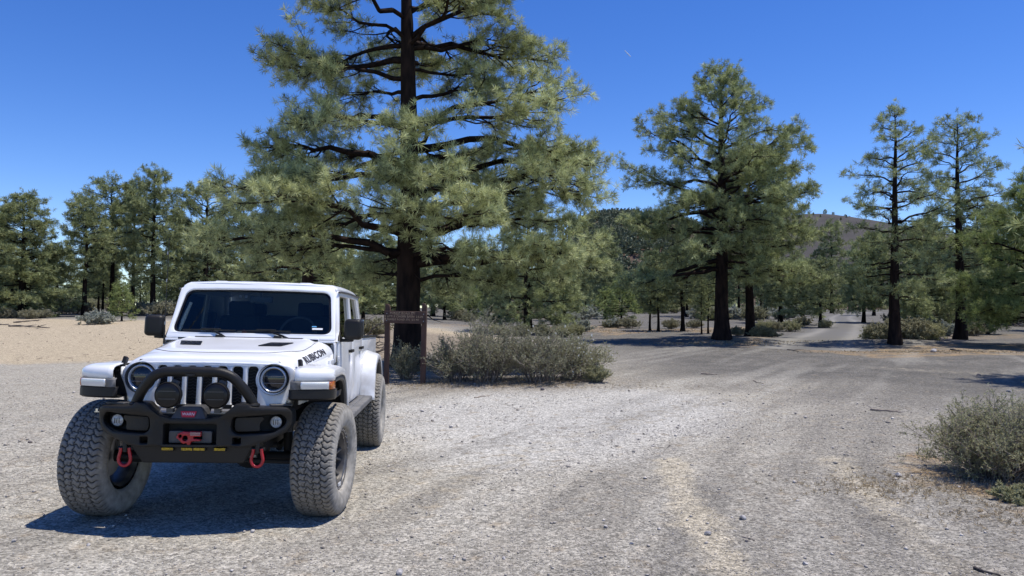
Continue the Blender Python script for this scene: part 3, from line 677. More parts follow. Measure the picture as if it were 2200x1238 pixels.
K_open = kind(44, 10.5, .2, [(4.2, 1.6, 1.8), (6, 2.4, 2.3), (8, 2.6, 2.2), (9.2, 2.0, 1.9), (10.3, .9, .9)], nb=42, dead=16)
K_spread = kind(45, 9.5, .24, [(2.4, 2.0, 2.6), (4.0, 2.7, 3.0), (6.2, 2.8, 2.6), (8.0, 2.2, 2.2), (9.3, 1.0, 1.0)], nb=46, inner=.38)
K_young = kind(46, 3.2, .06, [(.5, .8, .8), (1.2, 1.0, 1.0), (2.2, .65, .65), (3.1, .15, .15)], nb=34, k2=4, k3=4, tsize=.22, K=12, width=.03, mats=('barkfar', 'needleyoung'), dead=2)
K_thin = kind(47, 8, .12, [(2.2, .8, .7), (4, 1.2, 1.1), (6, .9, 1.0), (7.8, .3, .3)], nb=26, dead=10)
K_mid = kind(48, 6.5, .14, [(1.1, 1.4, 1.5), (2.2, 1.8, 1.7), (4.0, 1.5, 1.4), (5.4, .9, .9), (6.4, .2, .2)], nb=42, k3=6, mats=('barkfar', 'needlemid'))
def far(kd, u, D, vt, lab, group=None, rz=0., wide=1., cat=None):
    x, y = at(u, D); z = gzf(x, y); h = ztop(vt, D)-z; s = h/kd[1]
    e = put_tree('pine_tree', kd[0], x, y, lab, group, rz, s*wide, s); return e
T = [
 (K_bush, 48, 56, 418, 'broad bushy pine with branches to the ground at the far left', 1.2, 1.15), (K_bush, -22, 63, 450, 'pine cut off by the left edge of the picture', 2.2, 1.), (K_bush, -110, 60, 425, 'pine standing left of the one cut off by the left edge', 4.2, 1.),
 (K_tall, 182, 58, 418, 'pine with a tall bare trunk left of the slanting slim trunks', .3, 1.1), (K_open, 240, 65, 382, 'tall open-crowned pine between the bare trunk and the dense pine', 1.0, 1.05),
 (K_open, 286, 72, 392, 'paler thin-crowned pine close left of the dense dark pine', 3.4, .8), (K_dense, 329, 61, 360, 'highest pine of the left group, dense and dark, behind the truck antenna', 2., .88), (K_thin, 212, 68, 520, 'slim pine with a slanting trunk in the left group', .4, 1.), (K_thin, 221, 66, 505, 'slim dark pine beside the slanting one in the left group', 2.4, 1.),
 (K_young, 262, 50, 611, 'small bright young pine left of the truck mirror', .2, 1.1), (K_spread, 442, 66, 390, 'spreading pine whose trunk rises behind the truck windscreen', .5, .95), (K_dense, 520, 80, 425, 'pine showing left of the lowest left boughs of the largest pine', 1.5, 1.1), (K_bush, 590, 74, 470, 'bushy pine seen under the left boughs of the largest pine', .6, 1.1),
 (K_mid, 955, 62, 560, 'young pine with a clear stem right of the sign', .2, 1.1), (K_mid, 1008, 84, 575, 'more distant young pine between sign and low-branched pine', 2.2, 1.), (K_young, 1017, 66, 618, 'small young pine on the flat beyond the sign shrubs', 1.1, .9), (K_mid, 930, 70, 520, 'bushy young pine close right of the largest trunk', 3.3, 1.25),
 (K_tall, 1050, 78, 560, 'pine with a dark stem left of the low-branched pine', 4.4, 1.1),
 (K_dense, 1300, 88, 490, 'tall pine against the wooded hill, left of the tallest pine', 3.0, .8), (K_young, 1335, 60, 600, 'yellow-green young pine left of the slim trunks', .9, 1.2), (K_mid, 1212, 70, 560, 'young pine right of the low-branched pine', .9, 1.2),
 (K_thin, 1396, 51, 560, 'slim pine, left one of a close pair left of the tallest pine', 1., 1.1), (K_thin, 1414, 50, 545, 'slim pine, right one of a close pair left of the tallest pine', 3., 1.1), (K_tall, 1466, 50.5, 520, 'pine with a thick dark stem behind the low left boughs of the tallest pine', 2., 1.2),
 (K_thin, 1507, 46, 590, 'thin sapling pine just left of the tallest trunk', 5., .9), (K_thin, 1521, 47, 575, 'thin sapling pine closest to the left of the tallest trunk', .7, .9), (K_spread, 1676, 66, 520, 'pine right of the straight narrower trunk, beyond the shrubs', 1.7, 1.1), (K_tall, 1645, 78, 530, 'pine seen between the straight trunk and the shrubs', .3, 1.2),
 (K_mid, 1724, 62, 560, 'bushy pine standing left of the track bend', 2.8, 1.3), (K_spread, 1762, 56, 555, 'bushy round-topped pine at the left verge of the track bend', 3.9, 1.0), (K_tall, 1787, 118, 474, 'lone pine rising before the cinder hill above the track', .2, .9),
 (K_open, 1877, 92, 500, 'sparse greyish pine at the far end of the dirt track', 5.2, .9), (K_mid, 1855, 66, 520, 'young pine right of the track bend', 1.2, 1.), (K_spread, 1925, 64, 490, 'pine crowded behind the slender open pine', 4.2, 1.), (K_bush, 1990, 60, 470, 'dense bushy pine between the two tall trunks on the right', .9, .9),
 (K_dense, 2104, 55, 425, 'dark pine behind and right of the second tall trunk', 3.1, 1.), (K_mid, 1965, 50, 600, 'low young pine behind the right verge shrubs', .1, 1.2), (K_spread, 2175, 62, 440, 'pine behind the bushy light green one at the right edge', 1.9, 1.1), (K_dense, 2300, 50, 430, 'pine outside the right edge behind the light green one', 2.9, 1.1),
 (K_mid, 2120, 46, 580, 'low young pine beside the second tall trunk', 2.0, 1.2), (K_bush, 2420, 44, 400, 'bushy pine beyond the right edge of the picture', 2.0, 1.1), (K_young, 1300, 78, 622, 'small young pine at the foot of the wooded hill', 2.5, 1.4),
 (K_bush, 700, 58, 520, 'low dense pine behind the reddish leaning trunk', 2.5, 1.3), (K_mid, 780, 52, 560, 'young pine between the truck roof and the largest trunk', 1.5, 1.4), (K_bush, 820, 70, 500, 'pine behind the left side of the road sign', 4.5, 1.2)]
for kd, u, D, vt, lab, rz, wd in T:
    far(kd, u, D, vt, lab, None, rz, wd)
# the forest beyond, tree by tree
g = np.random.default_rng(77)
kinds = [K_tall, K_tall, K_dense, K_open, K_spread, K_open, K_bush, K_dense, K_mid, K_thin]
zones = [(-150, 560, 'distant pine in the forest beyond the tan clearing on the left'), (560, 900, 'distant pine in the forest behind the truck and sign'), (900, 1300, 'distant pine in the forest between the sign and the wooded hill'),
         (1300, 1760, 'distant pine in the forest behind the tallest pine and its neighbour'), (1760, 1900, 'distant pine in the forest beyond the dirt track'), (1900, 2420, 'distant pine in the forest behind the right-hand tall trunks')]
tk = [gp(*p) for p in ((1765, 745), (1800, 711), (1812, 691), (1806, 684), (1812, 678.5), (1838, 674), (1880, 671))]
placed = []
for u0, u1, lab in zones:
    n = int((u1-u0)/24)
    for i in range(n):
        for _ in range(20):
            D = 78+150*g.random()**1.6; u = u0+(u1-u0)*(i+g.random())/n; x, y = at(u, D)
            if line_d(np.array(x), np.array(y), tk) < 4.5: continue
            if all((x-a)**2+(y-b)**2 > 5 for a, b in placed): break
        placed.append((x, y)); kd = kinds[g.integers(len(kinds))]; h = g.uniform(6., 10.)*(.8 if kd is K_mid else 1)
        if u0 == -150: h = min(h, 9)
        put_tree('pine_tree', kd[0], x, y, lab, lab.replace('distant pine', 'distant pines'), g.random()*6.28, h/kd[1]*g.uniform(.9, 1.25), h/kd[1])
# very far wood: one mass of crowns
def wood_mass(name, N, xyz, size, label, seed, material, K=9, w=.5):
    g = np.random.default_rng(seed); P = Plant(); x, y, z, h = xyz(g, N)
    for k in range(7):
        f = (k+.5)/7
        P.tufts(np.stack([x+g.normal(size=N)*h*.10*(1.1-f), y+g.normal(size=N)*h*.10, z+h*(.15+.85*f)], -1), np.array([[0, 0, 1.]])+g.normal(size=(N, 3))*.6, h*size*(1.25-f*.8))
    return tag(link(name, P.needles(name, M[material], K=K, width=w, seed=seed)), label, 'wood', kind='stuff')
def band(g, N):
    y = 190+260*g.random(N); x = (g.random(N)*2-1)*(y*.95); h = 7+4*g.random(N); return x, y, gz(x, y)-.2, h
wood_mass('distant_wood', 900, band, .17, 'far-off dark pine wood along the horizon', 5, 'needlefar')
def onhill(X, Y, Z, ulo, uhi, D, front=True):
    def f(g, N):
        i = g.integers(5, X.shape[0]-5, N*6); j = g.integers(2, 31, N*6); x = X[i, j]; y = Y[i, j]; z = Z[i, j]; u = x/y*FPX+1100
        k = np.flatnonzero((u > ulo) & (u < uhi) & (fbm(x, y, .025, 19) > .43))[:N]; x, y, z = x[k]+g.normal(size=len(k))*4, y[k]+g.normal(size=len(k))*3, z[k]
        while len(x) < N: x, y, z = np.concatenate([x, x])[:N], np.concatenate([y, y])[:N], np.concatenate([z, z])[:N]
        return x, y, z-1, 3.5+3.5*g.random(N)
    return f
wood_mass('hillside_wood', 2600, onhill(X1, Y1, Z1, 1170, 1480, D1), .30, 'dense dark conifers covering the distant wooded hill', 8, 'needlehill', w=.8)
# lone trees on the crest of the cinder hill
for i, (u, dv) in enumerate(((1722, 0), (1738, 3), (1773, 0), (1795, 1), (1815, 3), (1828, 5), (1850, 2))):
    k = np.argmin(np.abs(X2[:, 30]/Y2[:, 30]*FPX+1100-u)); x, y, z = X2[k, 30], Y2[k, 30], Z2[k, 30]
    s = (5.5, 4, 7, 5, 4.5, 3.5, 4)[i]/K_open[1]
    put_tree('pine_tree', K_open[0], x, y, 'tiny sparse pine on the crest of the dark cinder hill', 'tiny pines on the cinder hill crest', i*1.3, s*1.3, s, z=z-.5)
for i, (u, q) in enumerate(((1748, 26), (1768, 24), (1806, 22), (1822, 24), (1733, 20))):
    k = np.argmin(np.abs(X2[:, q]/Y2[:, q]*FPX+1100-u)); x, y, z = X2[k, q], Y2[k, q], Z2[k, q]
    put_tree('pine_tree', K_bush[0], x, y, 'tiny round pine dotted on the slope of the cinder hill', 'tiny pines on the cinder hill slope', i*1.3, .3, .3, z=z-.4)

# ------------------------------------------------------------------ SHRUBS
def shrub_meshes(name, W, H, seed, stems=60, leafmat='shrub', flowers=0, leaf=.035, K=5, width=.010, dens=1., up=.75, sr=.006, grow=.55):
    g = np.random.default_rng(seed); P = Plant(); Fl = Plant()
    for i in range(stems):
        a = g.random()*6.28; rr = math.sqrt(g.random()); b = np.array([math.cos(a)*rr*W*.22, math.sin(a)*rr*W*.2, -.03])
        out = rr*W*.5*(.55+.6*g.random()); h = H*(up+(1-up)*g.random())*(1-.5*rr**2.2)*(.7+.42*g.random())
        m = 6; s = np.linspace(0, 1, m)[:, None]; aa = a+g.normal()*.35
        tip = np.array([math.cos(aa)*out, math.sin(aa)*out, h])
        q = b+tip*np.concatenate([s**1.35, s**1.35, s**.8], 1)+np.cumsum(g.normal(size=(m, 3))*.025*H, 0)*(s > 0)
        P.poly(q, sr*(1-s[:, 0])**.7+.0018)
        n2 = int(7*dens)
        f = .22+.78*g.random(n2); B = np.stack([np.interp(f, s[:, 0], q[:, c]) for c in range(3)], -1)
        td = nrm(tip)[None]*.8+g.normal(size=(n2, 3))*.55+np.array([0, 0, .35]); td = nrm(td); l = H*(.10+.22*g.random(n2))
        E = B+td*l[:, None]; P.segs(B, E, sr*.4, .0016)
        n3 = 5; fr = .25+.75*g.random((n2, n3, 1)); LB = (B[:, None]+(E-B)[:, None]*fr).reshape(-1, 3); ld = nrm(np.repeat(td, n3, 0)+g.normal(size=(n2*n3, 3))*.6)
        l3 = H*.07*(.5+g.random(n2*n3)); LE = LB+ld*l3[:, None]; P.segs(LB, LE, .0018, .001)
        P.tufts(LE, ld, leaf*(.7+.6*g.random(n2*n3))); P.tufts(LB, ld, leaf*.8)
        if flowers and g.random() < flowers:
            k = g.integers(0, n2, 3); Fl.tufts(E[k]+np.array([0, 0, .015]), np.array([[0, 0, 1.]])+g.normal(size=(3, 3))*.4, .026)
    out = [P.wood(name+'_stems', M['twig'], n=3), P.needles(name+'_leaves', M[leafmat], K=K, width=width, seed=seed)]
    if flowers: out.append(Fl.needles(name+'_blooms', M['flower'], K=14, width=.020, seed=seed, spread=1.))
    return out
def put_shrub(ms, x, y, lab, group=None, rz=0., s=1., sz=None, name='shrub'):
    e = empty(name, (x, y, gzf(x, y)), (0, 0, rz)); e.scale = (s, s, sz or s); tag(e, lab, 'shrub', group)
    link('stem', ms[0], e); link('foliage', ms[1], e)
    if len(ms) > 2: link('blossom', ms[2], e)
    return e
for u, v, W, H, sd, lab, kw in (
  (978, 818, 1.1, 1.0, 51, 'dark twiggy shrub right beside the right post of the sign', dict(stems=70, leafmat='shrub', dens=1.2)),
  (1045, 818, 1.55, 1.38, 52, 'tallest grey-green shrub in the row, its tips poking above the others', dict(stems=120, leafmat='shrub', dens=1.3)),
  (1160, 818, 1.5, 1.20, 53, 'dense shrub in the row with a few white blossoms on it', dict(stems=120, leafmat='shrub', flowers=.10, dens=1.3)),
  (1236, 812, 1.25, 1.02, 54, 'shrub at the right end of the row covered in white blossoms', dict(stems=110, leafmat='shrubgreen', flowers=.75, dens=1.1)),
  (872, 815, .7, .85, 55, 'small grey shrub between the sign posts at the foot of the big trunk', dict(stems=60, leafmat='shrub')),
  (2135, 1022, 1.15, .80, 56, 'large feathery green shrub in the right foreground with bare grey stems', dict(stems=190, leafmat='shrubgreen', dens=1.3, up=.6, sr=.0065, leaf=.028, K=4, width=.008)),
  (2290, 975, 1.05, .74, 57, 'second feathery shrub cut off by the right edge of the picture', dict(stems=150, leafmat='shrubgreen', dens=1.3, up=.6, leaf=.028, K=4, width=.008)),
  (1283, 820, .5, .38, 58, 'low yellow-green tuft ending the row of shrubs', dict(stems=50, leafmat='shrubgreen', leaf=.03)),
  (2180, 1072, .38, .16, 59, 'low green sprig in front of the large foreground shrub', dict(stems=50, leafmat='shrubgreen', leaf=.03))):
    x, y = gp(u, v); put_shrub(shrub_meshes('shrub', W, H, sd, **kw), x, y, lab)
S_sage = shrub_meshes('far_sage', 1.6, 1.0, 61, stems=60, leafmat='sage', leaf=.09, K=6, width=.035, sr=.01)
S_pale = shrub_meshes('pale_sage', 1.6, .9, 62, stems=60, leafmat='palesage', leaf=.09, K=6, width=.04, sr=.008)
S_green = shrub_meshes('far_green', 1.5, 1.1, 63, stems=70, leafmat='shrubgreen', leaf=.08, K=6, width=.03, sr=.008)
S_dark = shrub_meshes('far_dark', 1.5, 1.0, 64, stems=70, leafmat='shrub', leaf=.08, K=6, width=.03, sr=.009)
for i, (ms, u, D, s, lab) in enumerate((
 (S_pale, 208, 46, 1.15, 'round silvery shrub beside the tall bare trunk on the left'), (S_pale, 228, 47, .8, 'smaller silvery shrub joined to the round one on the left'), (S_sage, 12, 54, 1.0, 'brown-green shrub under the pine cut off at left'), (S_sage, 62, 53, .9, 'dark shrub at the foot of the broad bushy pine'), (S_sage, 92, 54, .8, 'shrub at the right foot of the broad bushy pine'),
 (S_sage, 140, 66, 1.8, 'sage clump between the bushy pine and the bare trunk'), (S_sage, 165, 68, 1.6, 'sage clump just left of the bare trunk'), (S_sage, 300, 62, 1.4, 'sage clump left of the antenna'), (S_sage, 345, 60, 1.5, 'sage clump right of the antenna'), (S_sage, 372, 62, 1.5, 'sage clump behind the windscreen corner'), (S_sage, 250, 70, 1.5, 'sage clump behind the small young pine'),
 (S_green, 1070, 43, .7, 'green shrub left of the low-branched pine'), (S_sage, 1085, 41, .75, 'sage shrub at the left foot of the low-branched pine'), (S_dark, 1120, 42, .85, 'dark shrub under the low-branched pine'), (S_dark, 1170, 43, .85, 'dark shrub right of the trunk of the low-branched pine'), (S_green, 1212, 42, .8, 'green shrub at the right foot of the low-branched pine'), (S_green, 1236, 44, .8, 'outer green shrub right of the low-branched pine'),
 (S_pale, 1247, 50, 1.2, 'grey shrub on the open flat left of the slim trunks'), (S_pale, 1322, 56, 1., 'grey shrub near the yellow-green young pine'), (S_dark, 1305, 56, .7, 'small dark shrub on the flat before the young pine'), (S_sage, 1350, 55, 1., 'sage shrub left of the slim pair'), (S_sage, 1440, 54, .9, 'sage shrub between the slim pair and the thick dark stem'), (S_sage, 1492, 55, .8, 'sage shrub right of the thick dark stem'),
 (S_sage, 1586, 44, .7, 'shrub between the tallest trunk and its neighbour'), (S_dark, 1634, 40, .8, 'dark shrub at the foot of the straight narrower trunk'), (S_dark, 1652, 40.5, .7, 'outer dark shrub right of the straight narrower trunk'), (S_green, 1640, 50, .9, 'green shrub beyond the straight narrower trunk'), (S_sage, 1668, 50, .9, 'sage shrub in the row toward the track'), (S_green, 1700, 50, .9, 'green shrub ending the row toward the track'), (S_sage, 1720, 58, 1., 'shrub by the round-topped pine'), (S_green, 1772, 55, .75, 'shrub at the foot of the round-topped pine'),
 (S_green, 1876, 38, .8, 'yellow-green shrub at the right verge of the track'), (S_sage, 1898, 37.5, 1.3, 'tall brownish shrub just left of the slender trunk'), (S_sage, 1948, 37, 1.45, 'large pale shrub just right of the slender trunk'), (S_green, 1985, 37.5, 1.25, 'green shrub right of the large pale shrub'), (S_sage, 1972, 39.5, 1.5, 'shrub behind the large pale one'), (S_pale, 2030, 44, 1.1, 'grey shrub left of the second tall trunk'), (S_sage, 2090, 44, 1., 'shrub right of the second tall trunk'), (S_sage, 2112, 46, .8, 'outer shrub right of the second tall trunk'),
 (S_dark, 1008, 60, .9, 'small shrub by the young pines beyond the sign'), (S_pale, 1030, 75, 1.2, 'far grey shrub beyond the young pines'), (S_sage, 985, 62, 1.2, 'sage shrub between the young pines'), (S_sage, 2180, 66, 1.5, 'sage shrub behind the bushy light green pine'), (S_sage, 700, 36, 1.2, 'shrub behind the truck cab'), (S_sage, 800, 38, 1.2, 'brown shrub seen left of the road sign'))):
    x, y = at(u, D); put_shrub(ms, x, y, lab, None, i*1.7, s*.78, s*.74)
zs = [(-100, 560, 90, 'far sage shrub in the flats beyond the left clearing'), (900, 1300, 70, 'far sage shrub on the flat beyond the sign'), (1300, 1750, 70, 'far sage shrub under the trees behind the tallest pine'), (1900, 2250, 58, 'far sage shrub under the trees at the right')]
for u0, u1, D0, lab in zs:
    for i in range(int((u1-u0)/17)):
        D = D0*(1+.9*g.random()); x, y = at(u0+(u1-u0)*g.random(), D)
        if line_d(np.array(x), np.array(y), tk) < 3.5: continue
        put_shrub((S_sage, S_sage, S_pale, S_dark, S_green)[g.integers(5)], x, y, lab, lab.replace('shrub', 'shrubs'), g.random()*6, 1.+.9*g.random(), .9+.5*g.random())
#ENDTREES
#TRUCK
def split_loose(o):
    """make each separate piece of a mesh an object of its own, same name and parent"""
    bm = bmesh.new(); bm.from_mesh(o.data); bm.verts.ensure_lookup_table(); seen = set(); isl = []
    for v in bm.verts:
        if v.index in seen: continue
        st = [v]; grp = []; seen.add(v.index)
        while st:
            a = st.pop(); grp.append(a.index)
            for e in a.link_edges:
                b = e.other_vert(a)
                if b.index not in seen: seen.add(b.index); st.append(b)
        isl.append(set(grp))
    bm.free()
    if len(isl) < 2: return
    src = o.data; base = o.name.split('.')[0]
    for k, grp in enumerate(isl):
        bm = bmesh.new(); bm.from_mesh(src); bm.verts.ensure_lookup_table()
        bmesh.ops.delete(bm, geom=[v for v in bm.verts if v.index not in grp], context='VERTS')
        me = bpy.data.meshes.new(base); bm.to_mesh(me); bm.free(); me.materials.append(src.materials[0])
        if k == 0: o.data = me
        else:
            c = o.copy(); c.data = me; col.objects.link(c); c.parent = o.parent
SPLIT = {'lamp_bracket', 'winch_drum', 'hinge_gap', 'door_hinge', 'vent_louvre', 'lamp_bar', 'cover_rib', 'antenna_joint', 'roof_rib', 'ring_bolt', 'hook_slot', 'sticker', 'toll_tag', 'cowl_hinge', 'rear_seat', 'mirror_arm'}
# ------------------------------------------------------------------ TRUCK  (local frame: x to the picture's right, y to the tail, z up)
def catmull(P, n):
    P = np.asarray(P, float); s = np.concatenate([[0], np.cumsum(np.linalg.norm(np.diff(P, axis=0), axis=1))]); q = np.linspace(0, s[-1], n)
    T = np.gradient(P, s, axis=0); out = np.zeros((n, P.shape[1]))
    for i, v in enumerate(q):
        k = min(np.searchsorted(s, v, 'right')-1, len(P)-2); h = s[k+1]-s[k]; t = (v-s[k])/h
        out[i] = P[k]*(2*t**3-3*t**2+1)+T[k]*h*(t**3-2*t**2+t)+P[k+1]*(-2*t**3+3*t**2)+T[k+1]*h*(t**3-t**2)
    return out
def truck():
    root = empty('pickup_truck', (-2.48, 6.55, gzf(-1.5, 6.5)), (R(-.75), R(1.35), R(4.4)))
    root.location.z += .016
    tag(root, 'white four-door off-road pickup truck with black steel bumper and oversized dusty tyres', 'pickup truck')
    Wt = M['white']; Bk = M['black']
    # --- hood
    ys = [-.437, -.434, -.415, -.36, -.2, .1, .45, .70, .80]
    zt = [1.298, 1.315, 1.333, 1.346, 1.366, 1.393, 1.425, 1.446, 1.450]
    xw = [.655, .668, .676, .682, .695, .720, .752, .778, .787]
    S = catmull([(a, b, c) for a, b, c in zip(ys, zt, xw)], 46)
    grid = []
    for y, z, x_ in S:
        seam = 1.235+.075*sst(-.45, .8, y)
        fz = sst(-.30, -.43, y); prof = np.array([(0, z), (.2, z), (.40, z-.003), (x_-.17, z-.010), (x_-.09, z-.030), (x_-.035, z-.062), (x_-.008, z-.10), (x_, max(z-.16, seam+.02)), (x_+.002, seam-.012)])
        q = catmull(prof, 34)
        dome = .014*sst(.63, .55, q[:, 0])*sst(-.27, -.13, y-.10*(q[:, 0]/.6)**4)
        curve = q[:, 0]**2*.17*sst(.8, -.4, y)
        half = [(a, y+c, b+d) for (a, b), d, c in zip(q, dome, curve)]
        grid.append([(-a, b, c) for a, b, c in half[::-1]]+half[1:])
    hb = MB().grid(grid); hood = hb.build('hood', Wt, root, smooth=True)
    bvh = BVHTree.FromPolygons([Vector(v) for v in hb.v], hb.f)
    def drop(x, y, off=.003):
        h = bvh.ray_cast(Vector((x, y, 3)), Vector((0, 0, -1))); n = h[1] if h[1].z > 0 else -h[1]; return h[0]+n*off
    def side(y, z, sx=1, off=.004):
        o = Vector((sx*2, y, z+.75)); d = Vector((-sx*1.25, 0, -.75)).normalized(); h = bvh.ray_cast(o, d)
        if h[0] is None: return Vector((sx*.7, y, z))
        n = h[1] if h[1].x*sx > 0 else -h[1]; return h[0]+n*off
    for sx in (-1, 1):   # louvres in the hood
        P = roundpoly([(sx*.24, .12), (sx*.43, .17), (sx*.50, .40), (sx*.30, .36)], .02)
        flat('hood_vent', [P], .004, M['blackgloss'], hood, mapf=lambda a, b, t: drop(a, b, .006+t), cuts=2)
        m = MB()
        for k in range(3):
            a = .32+.05*k; m.box(drop(sx*a, .25+.022*k, .010), (.010, .12, .004), (0, 0, sx*-.25))
        m.build('vent_louvre', M['trim'], hood)
        # latch
        m = MB().box((sx*.700, -.31, 1.262), (.032, .05, .125), (R(-18), sx*R(-10), 0)).box((sx*.715, -.31, 1.205), (.05, .06, .05)).lathe([(0, -.02), (.022, -.02), (.022, .02), (0, .02)], (sx*.738, -.34, 1.205), 'x', 14)
        m.build('hood_latch', Bk, root, bevel=.006)
        text('lettering', 'RUBICON', .118, lambda a, b, s=sx: side(.265+a*s*1.12, 1.347+b*.92+(a*s)*.035, s), M['decal'], hood, subdiv=2, space=1.08, bold=.0035)
    # hood seams: thin dark lines of the raised panel
    m = MB()
    ln = [(-.64, .66), (-.635, .4), (-.61, .15), (-.55, -.05), (-.40, -.18), (-.2, -.225), (0, -.235), (.2, -.225), (.40, -.18), (.55, -.05), (.61, .15), (.635, .4), (.64, .66)]
    c = catmull([(a, b, 0) for a, b in ln], 60); m.tube([drop(a, b, .0005) for a, b, _ in c], .0035, 5)
    m.build('panel_seam', M['trim'], hood)
    # --- grille
    def gmap(x, z, t): return Vector((x, -.455+(z-.95)*.07+.17*x*x-t, z))
    half = [(0, .885), (.56, .885), (.595, .93), (.66, 1.12), (.685, 1.19), (.672, 1.235), (.63, 1.272), (.55, 1.290), (.3, 1.300), (0, 1.303)]
    outl = roundpoly([(-a, b) for a, b in half[::-1][:-1]]+half[:-1], .03)
    holes = [circ(sx*.512, 1.172, .113, 44) for sx in (-1, 1)]
    for k in range(7):
        cx = (k-3)*.1165; w2 = .0405
        P = rrect(cx-w2, cx+w2, .955, 1.268, .028)
        if k in (0, 6):
            q = []
            for (a, b) in P:
                d2 = .140**2-(b-1.168)**2
                lim = .512-math.sqrt(d2) if d2 > 0 else 9
                q.append((min(abs(a), lim)*np.sign(a), b))
            # resample the outer side so it follows the lamp
            out = []; n = len(q)
            for i in range(n):
                a0, b0 = q[i]; a1, b1 = q[(i+1) % n]; out.append((a0, b0))
                if abs(b1-b0) > .1 and abs(a0) > abs(cx):
                    for tt in np.linspace(0, 1, 14)[1:-1]:
                        b = b0+(b1-b0)*tt; d2 = .140**2-(b-1.168)**2; lim = .512-math.sqrt(d2) if d2 > 0 else 9
                        out.append((min(.39, lim)*np.sign(cx), b))
            P = out
        holes.append(P)
    gr = flat('grille', [outl]+holes, .05, Wt, root, bevel=.009, mapf=gmap, cuts=2)
    m = MB().box((0, -.36, 1.09), (1.1, .04, .44)); m.build('radiator', M['under'], gr)
    m = MB()
    for k in range(7):
        cx = (k-3)*.1165
        for j in range(13):
            z = .965+j*.024; y = -.435+(z-.95)*.07+.17*cx*cx; o = .008*(1 if j % 2 else -1)
            m.tube([(cx-.039, y, z), (cx-.015, y, z), (cx, y, z+.010), (cx+.015, y, z), (cx+.039, y, z)], .0022, 4, False)
    m.build('mesh_insert', M['trim'], gr)
    # side cheeks that return from the grille to the fenders
    for sx in (-1, 1):
        m = MB(); m.grid([[(sx*x, y, z) for y in (-.37, -.30, -.1)] for x, z in ((.565, .88), (.60, .93), (.665, 1.12), (.695, 1.19), (.690, 1.245))])
        m.build('cheek_panel', Wt, root, smooth=True, solid=.01)
    # --- headlights
    for sx in (-1, 1):
        c = (sx*.512, -.415, 1.168)
        h = MB().lathe([(.125, -.028), (.118, .0), (.112, .05), (.09, .07)], c, 'y', 44).build('headlight', M['trimlight'], root, smooth=True)
        MB().lathe([(.086, .0), (.088, -.020), (.095, -.028), (.102, -.022), (.104, .02), (.10, .03)], c, 'y', 48).build('lamp_ring', M['silver'], h, smooth=True)
        MB().lathe([(.0, -.022), (.03, -.021), (.06, -.016), (.089, -.004), (.09, .03)], c, 'y', 44).build('lens', M['darklens'], h, smooth=True)
        m = MB()
        for z in (.026, -.030):
            n = 12; m.tube([(c[0]+a, c[1]-.0225+(a/.089)**2*.014, c[2]+z) for a in np.linspace(-.080, .080, n)], .0028, 5)
        m.build('lamp_bar', M['steel'], h)
    # --- engine block / inner wheel wells, frame and axles (all dark)
    m = MB().box((0, .20, 1.05), (1.12, 1.15, .42)).box((0, 1.9, .80), (1.5, 2.1, .22)).box((0, 3.9, .92), (1.0, 1.5, .3))
    m.box((0, .62, .95), (1.5, .05, .5)).box((-.43, 2.0, .68), (.09, 4.9, .15)).box((.43, 2.0, .68), (.09, 4.9, .15)).box((.70, .15, 1.12), (.1, 1.0, .2)).box((-.70, .15, 1.12), (.1, 1.0, .2))
    m.build('chassis', M['under'], root)
    for y in (0, 3.49):
        m = MB().tube([(-.86, y, .475), (.86, y, .475)], .05, 12); m.lathe([(0, -.15), (.08, -.14), (.14, -.06), (.15, 0), (.14, .08), (.06, .14), (0, .15)], (.25 if y == 0 else 0, y, .53), 'y', 18)
        for sx in (-1, 1):
            m.tube([(sx*.55, y+.05, .5), (sx*.52, y+.10, 1.0)], .04, 10); m.tube([(sx*.47, y+.05, .55), (sx*.44, y+.7, .66)], .03, 8)
        if y == 0: m.tube([(-.75, -.16, .50), (.75, -.16, .46)], .018, 8); m.tube([(-.7, -.12, .56), (.5, -.14, .60)], .022, 8)
        m.build('axle', M['under'], root, smooth=True)
    m = MB().tube([(-.30, -.20, .50), (.35, -.22, .53)], .024, 10); m.build('steering_damper', M['steel'], root, smooth=True)
    MB().grid([[(x, y, z), (x+.004, y, 1.16), (x-.01, y, .95)] for x, y, z in ((.690, -.25, 1.24), (.715, .1, 1.268), (.748, .45, 1.29), (.785, .80, 1.32), (.80, .93, 1.33))]).build('inner_side', Wt, root, smooth=True, solid=.01)
    MB().grid([[(-x, y, z), (-x-.004, y, 1.16), (-x+.01, y, .95)] for x, y, z in ((.690, -.25, 1.24), (.715, .1, 1.268), (.748, .45, 1.29), (.785, .80, 1.32), (.80, .93, 1.33))]).build('inner_side', Wt, root, smooth=True, solid=.01)
    # --- steel bumper
    BO = Vector((-.045, 0, -.032)); nb0 = set(root.children)
    def bmap(x, z, t): return Vector((x, -.60+.34*abs(x)**2.6-t-.02*sst(.9, .98, z), z))
    hf = [(0, .700), (.30, .700), (.36, .690), (.47, .700), (.60, .752), (.70, .80), (.735, .86), (.735, .955), (.705, .990), (.52, .998), (.44, 1.005), (.42, 1.03), (.335, 1.03), (.29, .985), (.23, .935), (.15, .918), (0, .916)]
    outl = roundpoly([(-a, b) for a, b in hf[::-1][:-1]]+hf[:-1], .02)
    hl = [roundpoly([(sx*a, b) for a, b in ((.31, .925), (.66, .945), (.695, .90), (.68, .85), (.60, .80), (.34, .795), (.30, .83))], .025) for sx in (-1, 1)]
    hl.append(rrect(-.195, .195, .715, .872, .012)); hl += [rrect(sx*.345-.028, sx*.345+.028, .722, .768, .006) for sx in (-1, 1)]
    bp = flat('bumper', [outl]+hl, .17, Bk, root, bevel=.016, mapf=bmap, cuts=2)
